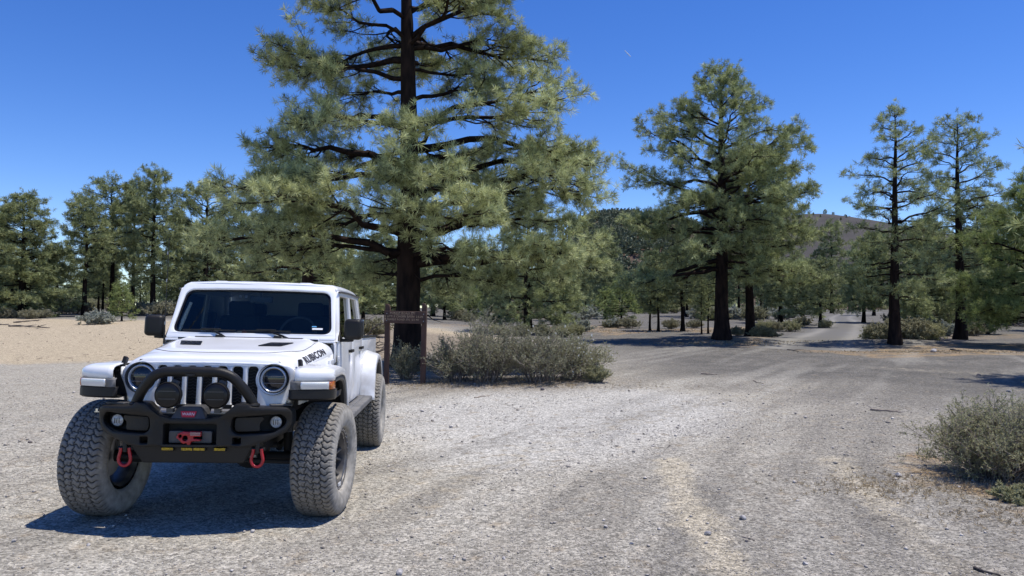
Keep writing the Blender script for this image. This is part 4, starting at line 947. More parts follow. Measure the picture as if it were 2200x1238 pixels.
    MB().box((0, -.545, .79), (.5, .02, .2)).box((.5, -.47, .865), (.44, .02, .16), (0, 0, .18)).box((-.5, -.47, .865), (.44, .02, .16), (0, 0, -.18)).build('pocket_liner', M['under'], bp)
    MB().box((0, -.50, .93), (.8, .22, .02)).box((0, -.44, .965), (.5, .10, .07)).build('winch_deck', M['under'], bp)
    for sx in (-1, 1):
        flat('pocket_panel', [roundpoly([(sx*a, b) for a, b in ((.325, .918), (.525, .922), (.53, .90), (.50, .87), (.505, .81), (.33, .81), (.318, .85))], .02)], .02, Bk, bp, bevel=.005, mapf=lambda x, z, t: bmap(x, z, t)+Vector((0, -.04, 0)), cuts=1)
        MB().box((sx*.62, -.43, 1.001), (.17, .12, .016), (0, 0, sx*.35)).build('end_cap', M['trim'], bp, bevel=.006)
        c = (sx*.605, -.50, .872)
        fg = MB().lathe([(.055, .02), (.054, -.012), (.048, -.018), (.045, -.01)], c, 'y', 30).build('fog_light', Bk, root, smooth=True)
        MB().lathe([(0, -.016), (.025, -.014), (.044, -.006), (.046, .02)], c, 'y', 30).build('lens', M['lens'], fg, smooth=True)
        m = MB()
        for a in (-.016, .0, .016): m.box((c[0]+a, c[1]-.0165, c[2]), (.005, .004, .040))
        m.build('lamp_bar', M['blackgloss'], fg)
        # shackle and its tab
        MB().box((sx*.495, -.56, .695), (.03, .13, .10)).lathe([(0, -.055), (.016, -.055), (.016, .055), (0, .055)], (sx*.495, -.60, .675), 'x', 12).build('shackle_mount', Bk, bp, bevel=.005)
        pts = [(sx*.495+a, -.615-.02*(.68-z), z) for a, z in ((-.030, .678), (-.033, .65), (-.040, .62), (-.044, .59), (-.034, .562), (-.014, .546), (.014, .546), (.034, .562), (.044, .59), (.040, .62), (.033, .65), (.030, .678))]
        c2 = catmull(pts, 30); MB().tube([tuple(p) for p in c2], .0125, 10).build('shackle', M['red'], root, smooth=True)
    # hoop bar
    hp = [(-.455, -.57, .95), (-.435, -.58, 1.0), (-.40, -.60, 1.07), (-.345, -.625, 1.145), (-.285, -.645, 1.205), (-.215, -.655, 1.232), (-.10, -.66, 1.238), (.10, -.66, 1.238), (.215, -.655, 1.232), (.285, -.645, 1.205), (.345, -.625, 1.145), (.40, -.60, 1.07), (.435, -.58, 1.0), (.455, -.57, .95)]
    bar = MB().tube([tuple(p) for p in catmull(hp, 60)], .039, 18).build('hoop_bar', Bk, bp, smooth=True)
    MB().box((-.005, -.694, 1.248), (.075, .012, .017)).build('badge', M['blackgloss'], bp, bevel=.002)
    text('badge_lettering', 'Jeep', .022, lambda a, b: Vector((-.005+a, -.7015, 1.2475+b)), M['trim'], bp)
    for sx in (-1, 1): MB().lathe([(.038, 0), (.055, -.008), (.06, -.02), (.056, -.025)], (sx*.435, -.575, 1.03), 'z', 20).build('hoop_foot', Bk, bp, smooth=True)
    # auxiliary lights under covers
    for cx in (-.205, .150):
        c = (cx, -.69, 1.062)
        a = MB().lathe([(.0, .10), (.05, .09), (.085, .05), (.096, .0), (.098, -.025), (.094, -.036)], c, 'y', 40).build('auxiliary_light', Bk, root, smooth=True)
        MB().lathe([(0, -.044), (.06, -.044), (.082, -.040), (.094, -.030), (.1, -.02), (.1, -.002)], c, 'y', 40).build('lamp_cover', M['blackgloss'], a, smooth=True)
        m = MB()
        for z in (.030, -.028): m.box((cx, c[1]-.0455, c[2]+z), (.125, .004, .004))
        m.build('cover_rib', M['trim'], a)
        MB().box((cx+.035, -.66, 1.155), (.055, .04, .03), (0, R(20), 0)).box((cx, -.64, .965), (.05, .05, .08)).build('lamp_bracket', M['trim'], a, bevel=.004)
        MB().box((cx+.01, -.66, .965), (.055, .03, .014)).build('bracket_bolt', M['chrome'], a, bevel=.004)
    # winch with its label
    wn = flat('winch', [roundpoly([(-.135, .905), (.135, .905), (.095, .985), (.075, 1.0), (-.075, 1.0), (-.095, .985)], .008)], .16, M['trim'], root, bevel=.008, mapf=lambda x, z, t: Vector((x-.015, -.60+(z-.905)*.35-t, z)))
    flat('label', [[(-.045, .925), (.045, .925), (.060, .968), (-.060, .968)]], .004, M['redlabel'], wn, mapf=lambda x, z, t: Vector((x-.015, -.688+(z-.905)*.35-t, z)), smooth=False)
    text('label_lettering', 'WARN', .030, lambda a, b: Vector((-.015+a, -.6915+(.947+b-.905)*.35, .947+b)), M['whitelabel'], wn)
    m = MB().tube([(-.26, -.55, .945), (-.15, -.55, .945)], .03, 14); m.tube([(.12, -.55, .945), (.26, -.55, .945)], .03, 14); m.build('winch_drum', M['steel'], wn, smooth=True)
    # fairlead and the red hook link
    fl = flat('fairlead', [rrect(-.165, .155, .722, .815, .012), rrect(-.10, .085, .752, .785, .014)], .03, M['trim'], root, bevel=.004, mapf=lambda x, z, t: Vector((x, -.628-t, z)))
    hk = flat('tow_hook', [roundpoly([(-.10, .770), (-.085, .800), (-.045, .818), (.0, .812), (.005, .818), (.085, .815), (.085, .778), (.03, .778), (.03, .762), (.08, .758), (.083, .745), (.015, .742), (.005, .712), (-.015, .712), (-.02, .73), (-.045, .722), (-.062, .735), (-.075, .75)], .008), circ(-.068, .780, .013, 14), circ(-.032, .765, .021, 16)], .032, M['red'], root, bevel=.005, mapf=lambda x, z, t: Vector((x, -.668-t, z)))
    m = MB()
    for k in range(2): m.box((.045, -.687, .806-.014*k), (.075, .004, .006))
    m.build('hook_slot', M['steel'], hk)
    # skid plate with four amber lights
    sk = MB().add([(-.46, -.62, .700), (.46, -.62, .700), (.46, -.30, .700), (-.46, -.30, .700), (-.38, -.575, .56), (.38, -.575, .56), (.30, -.15, .50), (-.30, -.15, .50)], [(0, 1, 5, 4), (1, 2, 6, 5), (2, 3, 7, 6), (3, 0, 4, 7), (4, 5, 6, 7), (0, 3, 2, 1)]).build('skid_plate', M['under'], root, bevel=.01)
    for cx in (-.175, -.030, .062, .215):
        a = MB().box((cx, -.622, .675), (.098, .03, .030)).build('work_light', M['blackgloss'], root, bevel=.004)
        MB().box((cx, -.638, .676), (.082, .006, .020)).build('lens', M['yellow'], a, bevel=.002)
    MB().tube([(-.70, -.46, .93), (-.80, -.46, .93)], .006, 6).tube([(-.78, -.46, .93), (-.78, -.46, .955)], .012, 8).build('marker_stud', M['chrome'], bp, smooth=True)
    for o in set(root.children)-nb0:
        if o.name.split('.')[0] != 'auxiliary_light': o.location = BO
    bar.location.z = .030
    # --- front fenders
    for sx in (-1, 1):
        arc = catmull([(-.515, 1.155), (-.525, 1.215), (-.50, 1.248), (-.42, 1.262), (-.15, 1.270), (.10, 1.262), (.28, 1.225), (.41, 1.13), (.50, .99), (.57, .84), (.60, .74)], 44)
        tan = nrm(np.gradient(arc, axis=0)); nin = np.stack([tan[:, 1], -tan[:, 0]], -1)   # inward (down under the arch)
        cen = np.array([.05, .85]); nin = np.where(((cen-arc)*nin).sum(1, keepdims=True) < 0, -nin, nin)
        cross = [(.695, .0), (.74, .0), (.80, .002), (.90, .006), (.95, .014), (.978, .030), (.985, .052), (.984, .085)]
        fr = sst(-.3, -.52, arc[:, 0])
        P = [[(sx*x, arc[i, 0]+nin[i, 0]*d+.10*fr[i]*max(0, (x-.6)/.385)**2.2, arc[i, 1]+nin[i, 1]*d) for x, d in cross] for i in range(len(arc))]
        fd = MB().grid(P).build('front_fender', Wt, root, smooth=True, solid=.008)
        P = [[(sx*x, arc[i, 0]+nin[i, 0]*d+.10*fr[i]*max(0, (x-.6)/.385)**2.2, arc[i, 1]+nin[i, 1]*d) for x, d in ((.974, .082), (.981, .092), (.980, .125), (.965, .135), (.93, .12), (.9, .06))] for i in range(9, len(arc))]
        MB().grid(P).build('arch_trim', M['trim'], fd, smooth=True)
        P = [[(sx*x, arc[i, 0]+nin[i, 0]*d, arc[i, 1]+nin[i, 1]*d) for x, d in ((.96, .06), (.70, .04), (.62, .06))] for i in range(9, len(arc))]
        MB().grid(P).build('arch_liner', M['under'], fd, smooth=True)
        # lamp strip and black nose under the white
        xs = np.linspace(.745, .955, 14)
        yc = lambda x: -.535+.10*max(0, (x-.6)/.385)**2.2
        MB().grid([[(sx*x, yc(x)+o, z) for o, z in ((.0, 1.158), (-.010, 1.150), (-.012, 1.128), (-.002, 1.104), (.02, 1.092))] for x in xs]).build('daytime_lamp', M['silver'], fd, smooth=True, solid=.006)
        MB().grid([[(sx*x, yc(x)+o+dy, z) for o, z in ((.0, 1.158), (-.008, 1.150), (-.010, 1.128), (-.002, 1.104), (.02, 1.092))] for x, dy in ((.955, 0), (.972, .012), (.983, .045), (.987, .085))]).build('marker_lamp', M['amber'], fd, smooth=True, solid=.006)
        MB().grid([[(sx*x, yc(x)+o, z) for o, z in ((.02, 1.165), (-.002, 1.155), (-.004, 1.10), (.06, 1.085))] for x in (.665, .70, .742)]).build('lamp_surround', M['trimlight'], fd, smooth=True, solid=.008)
        MB().grid([[(sx*x, yc(min(x, .985))+o+dy, z) for o, z in ((.02, 1.094), (-.006, 1.090), (-.008, 1.030), (.03, 1.015), (.20, 1.02), (.26, 1.06))] for x, dy in ((.655, .02), (.68, 0), (.75, 0), (.85, 0), (.93, 0), (.965, .01), (.985, .05), (.988, .16))]).build('fender_nose', Bk, fd, smooth=True, solid=.01)
    # --- rear fenders
    for sx in (-1, 1):
        arc = catmull([(2.90, .665), (2.93, .80), (2.98, .98), (3.06, 1.10), (3.20, 1.185), (3.38, 1.215), (3.55, 1.215), (3.72, 1.18), (3.88, 1.09), (3.98, .96), (4.04, .80)], 44)
        tan = nrm(np.gradient(arc, axis=0)); nin = np.stack([tan[:, 1], -tan[:, 0]], -1); cen = np.array([3.49, .7]); nin = np.where(((cen-arc)*nin).sum(1, keepdims=True) < 0, -nin, nin)
        cross = [(.80, -.03), (.84, -.02), (.90, .0), (.95, .012), (.978, .030), (.985, .055), (.984, .085)]
        P = [[(sx*x, arc[i, 0]+nin[i, 0]*d, arc[i, 1]+nin[i, 1]*d) for x, d in cross] for i in range(len(arc))]
        fd = MB().grid(P).build('rear_fender', Wt, root, smooth=True, solid=.008)
        P = [[(sx*x, arc[i, 0]+nin[i, 0]*d, arc[i, 1]+nin[i, 1]*d) for x, d in ((.974, .082), (.981, .092), (.978, .125), (.955, .13), (.8, .10), (.6, .1))] for i in range(len(arc))]
        MB().grid(P).build('arch_trim', M['trim'], fd, smooth=True)
    # --- tub: lower body sides, cowl, bed
    for sx in (-1, 1):
        m = MB(); m.box((sx*.770, .765, 1.05), (.06, .29, .46)).box((sx*.775, 1.87, 1.06), (.06, 1.98, .70)); m.build('body_side', Wt, root, bevel=.015)
        flat('bed_side', [[(2.87, .70), (2.92, .70), (2.97, .95), (3.10, 1.12), (3.30, 1.20), (3.65, 1.20), (3.85, 1.12), (3.98, .95), (4.02, .72), (4.58, .72), (4.60, 1.40), (2.87, 1.425)]], .05, Wt, root, bevel=.012, mapf=lambda y, z, t, s=sx: Vector((s*(.80+t), y, z)))
        MB().box((sx*.80, 3.73, 1.418), (.07, 1.70, .025), (R(-.8), 0, 0)).build('bed_rail', Bk, root, bevel=.008)
        for (y0, y1, nm, hy) in ((.925, 1.885, 'front_door', 1.74), (1.905, 2.80, 'rear_door', 2.64)):
            pts = roundpoly([(y0, .74), (y1 if nm == 'front_door' else y1-.12, .74), (y1, .98), (y1, 1.44), (y0, 1.44)], .04)
            dr = flat(nm, [pts], .03, Wt, root, bevel=.010, mapf=lambda y, z, t, s=sx: Vector((s*(.812+.014*math.sin((z-.74)/.7*math.pi)+t), y, z)), cuts=2)
            MB().box((sx*.862, hy-.07, 1.315), (.022, .19, .032)).box((sx*.845, hy-.15, 1.315), (.04, .03, .03)).box((sx*.845, hy+.01, 1.315), (.04, .03, .03)).build('handle', Bk, dr, bevel=.006)
            MB().box((sx*.830, hy-.07, 1.270), (.008, .15, .09)).build('handle_cup', M['trimlight'], dr, bevel=.003)
        MB().box((sx*.818, 2.885, 1.05), (.012, .10, .10)).build('body_panel', Wt, root, bevel=.004)
        # running board and vents
        MB().box((sx*.90, 1.77, .685), (.13, 2.28, .06)).box((sx*.82, 1.77, .70), (.12, 2.2, .05)).build('running_board', M['trimlight'], root, bevel=.012)
        v = MB().box((sx*.812, .80, 1.19), (.012, .15, .085), (R(8), 0, 0)).build('fender_vent', M['blackgloss'], root, bevel=.004)
        MB().box((sx*.822, .80, 1.165), (.014, .14, .03), (R(8), 0, 0)).build('vent_trim', M['silver'], v, bevel=.004)
        MB().box((sx*.828, .905, 1.27), (.02, .04, .05)).box((sx*.828, .905, .95), (.02, .04, .05)).build('door_hinge', Wt, root, bevel=.006)
    MB().box((0, 2.86, 1.15), (1.58, .04, .56)).box((0, 4.58, 1.10), (1.56, .05, .60)).box((0, 3.7, .98), (1.56, 1.7, .04)).build('bed', Wt, root, bevel=.006)
    MB().box((0, 3.73, 1.40), (1.5, 1.66, .03)).build('bed_cover', Bk, root, bevel=.01)
    # cowl with hinge points
    MB().grid([[(sx_*x, y, z) for x, sx_ in ((.80, -1), (.785, -1), (.6, -1), (.3, -1), (0, 1), (.3, 1), (.6, 1), (.785, 1), (.80, 1))] for y, z in ((.803, 1.425), (.81, 1.438), (.84, 1.440), (.93, 1.435))]).build('cowl', Wt, root, smooth=True, solid=.01)
    for sx in (-1, 1):
        m = MB(); m.grid([[(sx*.785, y, z), (sx*.80, y, z-.03), (sx*.808, y, 1.0)] for y, z in ((.803, 1.43), (.82, 1.44), (.84, 1.445), (.93, 1.44))]); m.build('cowl_side', Wt, root, smooth=True, solid=.01)
        MB().box((sx*.60, .775, 1.452), (.11, .035, .022)).build('cowl_hinge', Wt, root, bevel=.004)
        MB().box((sx*.60, .752, 1.447), (.10, .010, .016)).box((sx*.27, .755, 1.475), (.07, .03, .02)).build('hinge_gap', M['under'], root)
    MB().box((0, .79, 1.462), (1.0, .05, .012)).build('cowl_grille', M['trim'], root)
    # --- windscreen frame
    L0 = Vector((0, .825, 1.440)); lean = R(30)
    def wmap(x, s, t): return Vector((x, L0.y+math.sin(lean)*s-math.cos(lean)*t+.05*x*x*1.2, L0.z+math.cos(lean)*s+math.sin(lean)*t))
    hf = [(.80, 0), (.795, .03), (.755, .53), (.735, .60), (.70, .625), (0, .638)]
    outl = roundpoly([(-a, b) for a, b in hf[::-1][:-1]][::1]+hf[:-1][::-1][::-1] if False else ([(-.80, 0), (.80, 0), (.795, .05), (.752, .55), (.715, .622), (.35, .636), (-.35, .636), (-.715, .622), (-.752, .55), (-.795, .05)]), .04)
    inn = roundpoly([(-.757, .062), (.757, .062), (.700, .545), (.35, .556), (-.35, .556), (-.700, .545)], [.09, .09, .09, .02, .02, .09], 8)
    ws = flat('windscreen_frame', [outl, inn], .05, Wt, root, bevel=.010, mapf=wmap, cuts=1)
    inn2 = [(a*1.012, .31+(b-.31)*1.02) for a, b in inn]
    flat('windscreen', [inn2], .006, glass_mat('windscreen_glass', (.72, .78, .79), .7), root, mapf=lambda x, s, t: wmap(x, s, t*1.-.004), cuts=2)
    inn3 = [(a*.972, .31+(b-.31)*.94) for a, b in inn]
    flat('glass_border', [inn2, inn3], .003, M['blackgloss'], ws, mapf=lambda x, s, t: wmap(x, s, t+.003), cuts=1)
    m = MB()
    flat('sticker', [rrect(.565, .665, .120, .138, .002)], .002, M['whitelabel'], ws, mapf=lambda x, s, t: wmap(x, s, .008+t), smooth=False)
    flat('blue_sticker', [rrect(.560, .605, .148, .160, .002)], .002, M['bluelabel'], ws, mapf=lambda x, s, t: wmap(x, s, .008+t), smooth=False)
    flat('toll_tag', [rrect(-.19, -.165, .475, .505, .002), rrect(-.135, -.11, .475, .51, .002)], .002, M['trimlight'], ws, mapf=lambda x, s, t: wmap(x, s, t-.012), smooth=False)
    for (px, ex) in ((-.20, -.66), (.40, -.05)):
        a = wmap(px, -.02, .03); b = wmap(px-.27 if px > 0 else px-.19, .088, .028)
        wp = MB().tube([a, a*.6+b*.4+Vector((0, 0, .012)), b], [.014, .010, .006], 8).lathe([(.0, .03), (.02, .02), (.022, -.02)], a, 'z', 12).build('wiper', M['blackgloss'], root, smooth=True)
        c0 = wmap(b.x-.26, .080, .026); c1 = wmap(b.x+.24, .083, .026)
        MB().tube([c0, wmap(b.x, .086, .030), c1], .007, 6).tube([wmap(b.x-.08, .090, .034), wmap(b.x+.1, .090, .034)], .010, 6).build('wiper_blade', M['blackgloss'], wp)
    # --- cab upper: roof and side frames
    def rsec(y, w, z): return [(-w-.012, y, z-.055), (-w, y, z-.03), (-w+.045, y, z-.006), (-w*.6, y, z+.006), (-w*.2, y, z+.012), (w*.2, y, z+.012), (w*.6, y, z+.006), (w-.045, y, z-.006), (w, y, z-.03), (w+.012, y, z-.055)]
    MB().grid([rsec(1.15, .735, 1.978), rsec(1.165, .742, 1.988), rsec(1.22, .745, 1.997), rsec(1.9, .745, 2.000), rsec(2.5, .742, 1.990), rsec(2.72, .738, 1.975), rsec(2.80, .735, 1.93), rsec(2.84, .75, 1.70), rsec(2.87, .775, 1.46)]).build('roof', Wt, root, smooth=True, solid=.014)
    m = MB()
    for x in (-.42, -.14, .14, .42): m.box((x, 1.75, 2.010), (.11, 1.0, .014))
    m.build('roof_rib', Wt, root, bevel=.006)
    for sx in (-1, 1):
        sm = lambda y, z, t, s=sx: Vector((s*(.802-(z-1.44)*.105+t), y, z))
        sf = flat('window_frame', [roundpoly([(.90, 1.43), (.97, 1.52), (1.145, 1.93), (1.2, 1.945), (2.72, 1.93), (2.86, 1.43)], .01), roundpoly([(1.00, 1.465), (1.205, 1.885), (1.84, 1.885), (1.84, 1.465)], .025), roundpoly([(1.96, 1.465), (1.96, 1.885), (2.52, 1.88), (2.66, 1.60), (2.68, 1.465)], .03)], .045, Wt, root, bevel=.006, mapf=sm)
        for P in ([(.99, 1.455), (1.20, 1.895), (1.85, 1.895), (1.85, 1.455)], [(1.95, 1.455), (1.95, 1.895), (2.53, 1.89), (2.67, 1.60), (2.69, 1.455)]):
            flat('side_window', [P], .004, glass_mat('side_glass', (.30, .32, .32), 1.), root, mapf=lambda y, z, t, s=sx: sm(y, z, t-.008), smooth=False)
        MB().tube([sm(1.12, 1.925, .03), sm(1.3, 1.932, .03), sm(2.0, 1.932, .03), sm(2.75, 1.915, .03)], .010, 6).build('drip_rail', M['trim'], root, smooth=True)
        flat('quarter_trim', [[(.905, 1.442), (1.17, 1.442), (1.03, 1.50), (.985, 1.535)]], .02, Bk, root, mapf=lambda y, z, t, s=sx: sm(y, z, t+.022), bevel=.003)
        # door mirror
        mm = MB().box((sx*.952, .985, 1.558), (.185, .12, .205), (0, 0, sx*-.10), taper=.94).build('door_mirror', Bk, root, bevel=.042, seg=5)
        MB().box((sx*.965, 1.052, 1.565), (.165, .008, .18), (0, 0, sx*-.10)).build('mirror_glass', M['chrome'], mm)
        MB().box((sx*.87, 1.02, 1.447), (.13, .075, .03)).box((sx*.915, 1.0, 1.465), (.08, .07, .06)).build('mirror_arm', Bk, mm, bevel=.012)
    # rear window, seats, dash
    MB().box((0, 2.845, 1.70), (1.2, .012, .30)).build('rear_window', glass_mat('rear_glass', (.75, .76, .76)), root)
    MB().box((0, 1.03, 1.43), (1.46, .30, .10)).box((0, .93, 1.455), (1.4, .14, .02)).build('dashboard', M['dash'], root, bevel=.03)
    MB().box((0, 1.9, 1.15), (1.5, 1.9, .3)).build('cabin_floor', M['under'], root)
    for cx in (-.37, .37):
        st = MB().box((cx, 1.80, 1.36), (.50, .14, .62), (R(-12), 0, 0), taper=.85).box((cx, 1.55, 1.2), (.5, .5, .15)).build('seat', M['seat'], root, bevel=.04, seg=3)
        MB().box((cx, 1.88, 1.74), (.27, .09, .17)).build('headrest', M['seat'], st, bevel=.03, seg=3)
    MB().box((0, 2.62, 1.40), (1.35, .14, .55)).box((-.42, 2.66, 1.74), (.26, .08, .15)).box((.42, 2.66, 1.74), (.26, .08, .15)).build('rear_seat', M['seat'], root, bevel=.03)
    sw = MB(); c = Vector((.36, 1.26, 1.50)); q = Matrix.Rotation(R(65), 3, 'X')
    sw.tube([c+q @ Vector((.18*math.cos(a), .18*math.sin(a), 0)) for a in np.linspace(0, 2*math.pi, 33)], .013, 8, False); sw.tube([c-q @ Vector((.17, 0, 0)), c+q @ Vector((.17, 0, 0))], .014, 6); sw.build('steering_wheel', M['dash'], root, smooth=True)
    MB().box((0, 1.20, 1.835), (.22, .03, .06)).tube([(0, 1.20, 1.86), (0, 1.14, 1.90)], .01, 6).build('inner_mirror', M['dash'], root, bevel=.01)
    MB().tube([wmap(-.705, .09, -.035), wmap(-.690, .22, -.035), wmap(-.655, .42, -.035)], [.012, .020, .016], 8).build('pillar_grip', M['lens'], root, smooth=True)
    orn = MB().tube([wmap(-.20, .075, -.03), wmap(-.15, .095, -.035), wmap(-.10, .10, -.035)], .006, 6).build('dash_ornament', M['whitelabel'], root)
    b_ = MB().lathe([(0, -.022), (.02, -.012), (.024, 0), (.02, .014), (0, .02)], wmap(-.085, .105, -.035), 'z', 12).build('ornament_bloom', M['red'], orn, smooth=True)
    # antenna
    a0 = Vector((-.765, .72, 1.39))
    an = MB().tube([a0, a0+Vector((0, 0, .08))], [.012, .009], 8).tube([a0+Vector((0, 0, .08)), a0+Vector((0, .0, .20)), a0+Vector((.01, .0, 1.0))], [.007, .0045, .003], 6).build('antenna', M['black'], root, smooth=True)
    m = MB()
    for z in (.18, .58, .84): m.tube([a0+Vector((.001, 0, z)), a0+Vector((.002, 0, z+.03))], .007, 6)
    m.build('antenna_joint', M['steel'], an)
    # --- wheels
    def tyre_mesh():
        nt_, nw = 600, 56; Rr, W = .478, .318
        prof = [(-.118, .262), (-.140, .275), (-.156, .31), (-.163, .355), (-.160, .40), (-.150, .435), (-.138, .455), (-.120, .466), (-.06, .474), (0, .476), (.06, .474), (.120, .466), (.138, .455), (.150, .435), (.160, .40), (.163, .355), (.156, .31), (.140, .275), (.118, .262)]
        C = catmull([(a*1.10, b) for a, b in prof], 110); C[0, 0] = -.13; th = np.linspace(0, 2*np.pi, nt_, endpoint=False)
        X, TH = np.meshgrid(C[:, 0], th, indexing='ij'); RR = np.broadcast_to(C[:, 1:2], X.shape).copy()
        tn = nrm(np.gradient(C, axis=0)); nx, nr = -tn[:, 1], tn[:, 0]
        sg = np.sign(nr*1.+1e-9); nr = nr; mask = sst(.395, .44, RR)
        NB = 56; a = TH*NB/(2*np.pi)
        zig = .006*np.sin(a*2*np.pi+1)+.004*np.sin(a*4*np.pi)
        g_ = np.zeros_like(X)
        for xc, ph, am in ((-.088, 0, 1), (-.032, 2, 1), (.032, 4, 1), (.088, 5.5, 1)):
            d = np.abs(X-xc-.007*np.sin(a*2*np.pi+ph)-.003*np.sin(a*4*np.pi+ph)); g_ = np.maximum(g_, sst(.0055, .003, d))
        colid = np.digitize(X, [-.088, -.032, .032, .088])
        offs = np.array([0, .45, .05, .55, .1])[colid]; skew = np.array([2., -6., 7., -6., -2.])[colid]
        f = np.abs(((a+offs+skew*X+.16*np.sin(X*110)) % 1)-.5)*2     # 0 at the block centre, 1 at its edge
        wdt = np.where((colid == 0) | (colid == 4), .74, .80)
        g_ = np.maximum(g_, sst(wdt, wdt+.10, f)*np.where(np.abs(X) > .15, .7, 1))
        sip = np.abs(((a*2+offs*2+.25*np.sin(X*160)) % 1)-.5)*2; g_ = np.maximum(g_, .35*sst(.90, .97, sip))
        dep = -.011*g_*mask
        side_let = (.0018*((RR > .325) & (RR < .368))*((np.sin(TH*37)+np.sin(TH*61+1) > .3))*(np.abs(X) > .14))
        X2_ = X+nx[:, None]*(dep+side_let)*np.where(X*nx[:, None] < 0, -1, 1); R2 = RR+np.abs(nr)[:, None]*dep
        # flat where it stands
        Yw = R2*np.sin(TH); Zw = R2*np.cos(TH); sq = np.clip(-.462-Zw, 0, 1); Zw = Zw+sq*.95; X2_ = X2_*(1+1.6*sq*1.)
        V = np.stack([X2_, Yw, Zw], -1).reshape(-1, 3); I = np.arange(len(C)*nt_).reshape(len(C), nt_)
        J = np.roll(I, -1, 1); F = np.stack([I[:-1], J[:-1], J[1:], I[1:]], -1).reshape(-1, 4)
        tint = np.clip(1-g_*mask*1.0, 0, 1)
        side_ = 1-sst(.41, .45, RR)
        me = npmesh('tyre', V, F, M['tyre'], smooth=True, tint=tint.ravel())
        at2 = me.attributes.new('sidewall', 'FLOAT', 'POINT'); at2.data.foreach_set('value', side_.astype(np.float32).ravel())
        bm = bmesh.new(); bm.from_mesh(me); bmesh.ops.recalc_face_normals(bm, faces=bm.faces); bm.to_mesh(me); bm.free()
        return me
    tm = bpy.data.materials.new('dusty_rubber'); tm.use_nodes = True; n = tm.node_tree; p = n.nodes['Principled BSDF']; p.inputs['Roughness'].default_value = .75; p.inputs['Specular IOR Level'].default_value = .35
    A = n.nodes.new('ShaderNodeAttribute'); A.attribute_name = 'tint'; B = n.nodes.new('ShaderNodeAttribute'); B.attribute_name = 'sidewall'
    ns = n.nodes.new('ShaderNodeTexNoise'); ns.inputs['Scale'].default_value = 14; ns.inputs['Detail'].default_value = 8
    m1 = n.nodes.new('ShaderNodeMix'); m1.data_type = 'RGBA'; m1.inputs[6].default_value = (.028, .026, .023, 1); m1.inputs[7].default_value = (.23, .213, .182, 1)
    m2 = n.nodes.new('ShaderNodeMix'); m2.data_type = 'RGBA'; m2.inputs[7].default_value = (.34, .32, .28, 1)
    m3 = n.nodes.new('ShaderNodeMix'); m3.data_type = 'RGBA'; m3.blend_type = 'MULTIPLY'; m3.inputs[0].default_value = .5
    n.links.new(A.outputs['Fac'], m1.inputs[0]); n.links.new(m1.outputs[2], m2.inputs[6]); n.links.new(B.outputs['Fac'], m2.inputs[0]); n.links.new(m2.outputs[2], m3.inputs[6])
    mr = n.nodes.new('ShaderNodeMapRange'); mr.inputs[1].default_value = .3; mr.inputs[2].default_value = .7; mr.inputs[3].default_value = .4; mr.inputs[4].default_value = 1.4
    n.links.new(ns.outputs[0], mr.inputs[0]); n.links.new(mr.outputs[0], m3.inputs[7]); n.links.new(m3.outputs[2], p.inputs['Base Color'])
    M['tyre'] = tm
    m = MB().lathe([(.245, .10), (.252, .118), (.240, .122), (.222, .112), (.215, .06), (.212, -.10), (.24, -.13)], (0, 0, 0), 'x', 56)
    m.lathe([(0, .055), (.045, .055), (.06, .045), (.075, .03), (.075, .0), (.0, .0)], (0, 0, 0), 'x', 24)
    for k in range(6):
        for dd in (-.11, .11):
            a = 2*math.pi*k/6; a1 = a+dd*.7; a2 = a+dd*2.0
            m.tube([(.030, .055*math.cos(a1), .055*math.sin(a1)), (.045, .13*math.cos((a1+a2)/2), .13*math.sin((a1+a2)/2)), (.075, .222*math.cos(a2), .222*math.sin(a2))], [.020, .016, .015], 6)
    wheel = m.build('wheel', M['rim'], root, smooth=True)
    link('tyre', tyre_mesh(), wheel)
    m = MB().lathe([(.232, .108), (.236, .128), (.258, .130), (.268, .120), (.262, .108)], (0, 0, 0), 'x', 56); m.build('bead_ring', M['rim'], wheel, smooth=True)
    m = MB()
    for k in range(28):
        a = 2*math.pi*k/28; m.lathe([(0, .008), (.006, .007), (.007, 0)], (.128, .250*math.cos(a), .250*math.sin(a)), 'x', 6)
    m.build('ring_bolt', M['chrome'], wheel)
    MB().lathe([(0, -.02), (.16, -.02), (.16, -.005), (0, -.005)], (0, 0, 0), 'x', 36).box((-.01, -.12, .05), (.08, .09, .14)).build('brake_disc', M['steel'], wheel, smooth=True)
    MB().box((.128, .0, -.215), (.012, .07, .03)).build('rim_plate', M['silver'], wheel, bevel=.003)
    for o in [o for o in col.objects if o.name.split('.')[0] in SPLIT]: split_loose(o)
    pos = [(1, 0, R(-6.5)), (1, 3.49, 0), (-1, 0, R(-6.5)), (-1, 3.49, 0)]
    for i, (sx, y, stt) in enumerate(pos):
        wv = wheel if i == 0 else copy_tree(wheel, root)
        wv.location = (.872 if sx > 0 else -.918, y, .468); wv.rotation_euler = (R(17*i) if y else 0, 0, stt+(0 if sx > 0 else math.pi))
        if y: wv.rotation_euler[0] = 0
        wv.parent = root
    # spare tyre showing behind the bed
    return root
TR = truck()
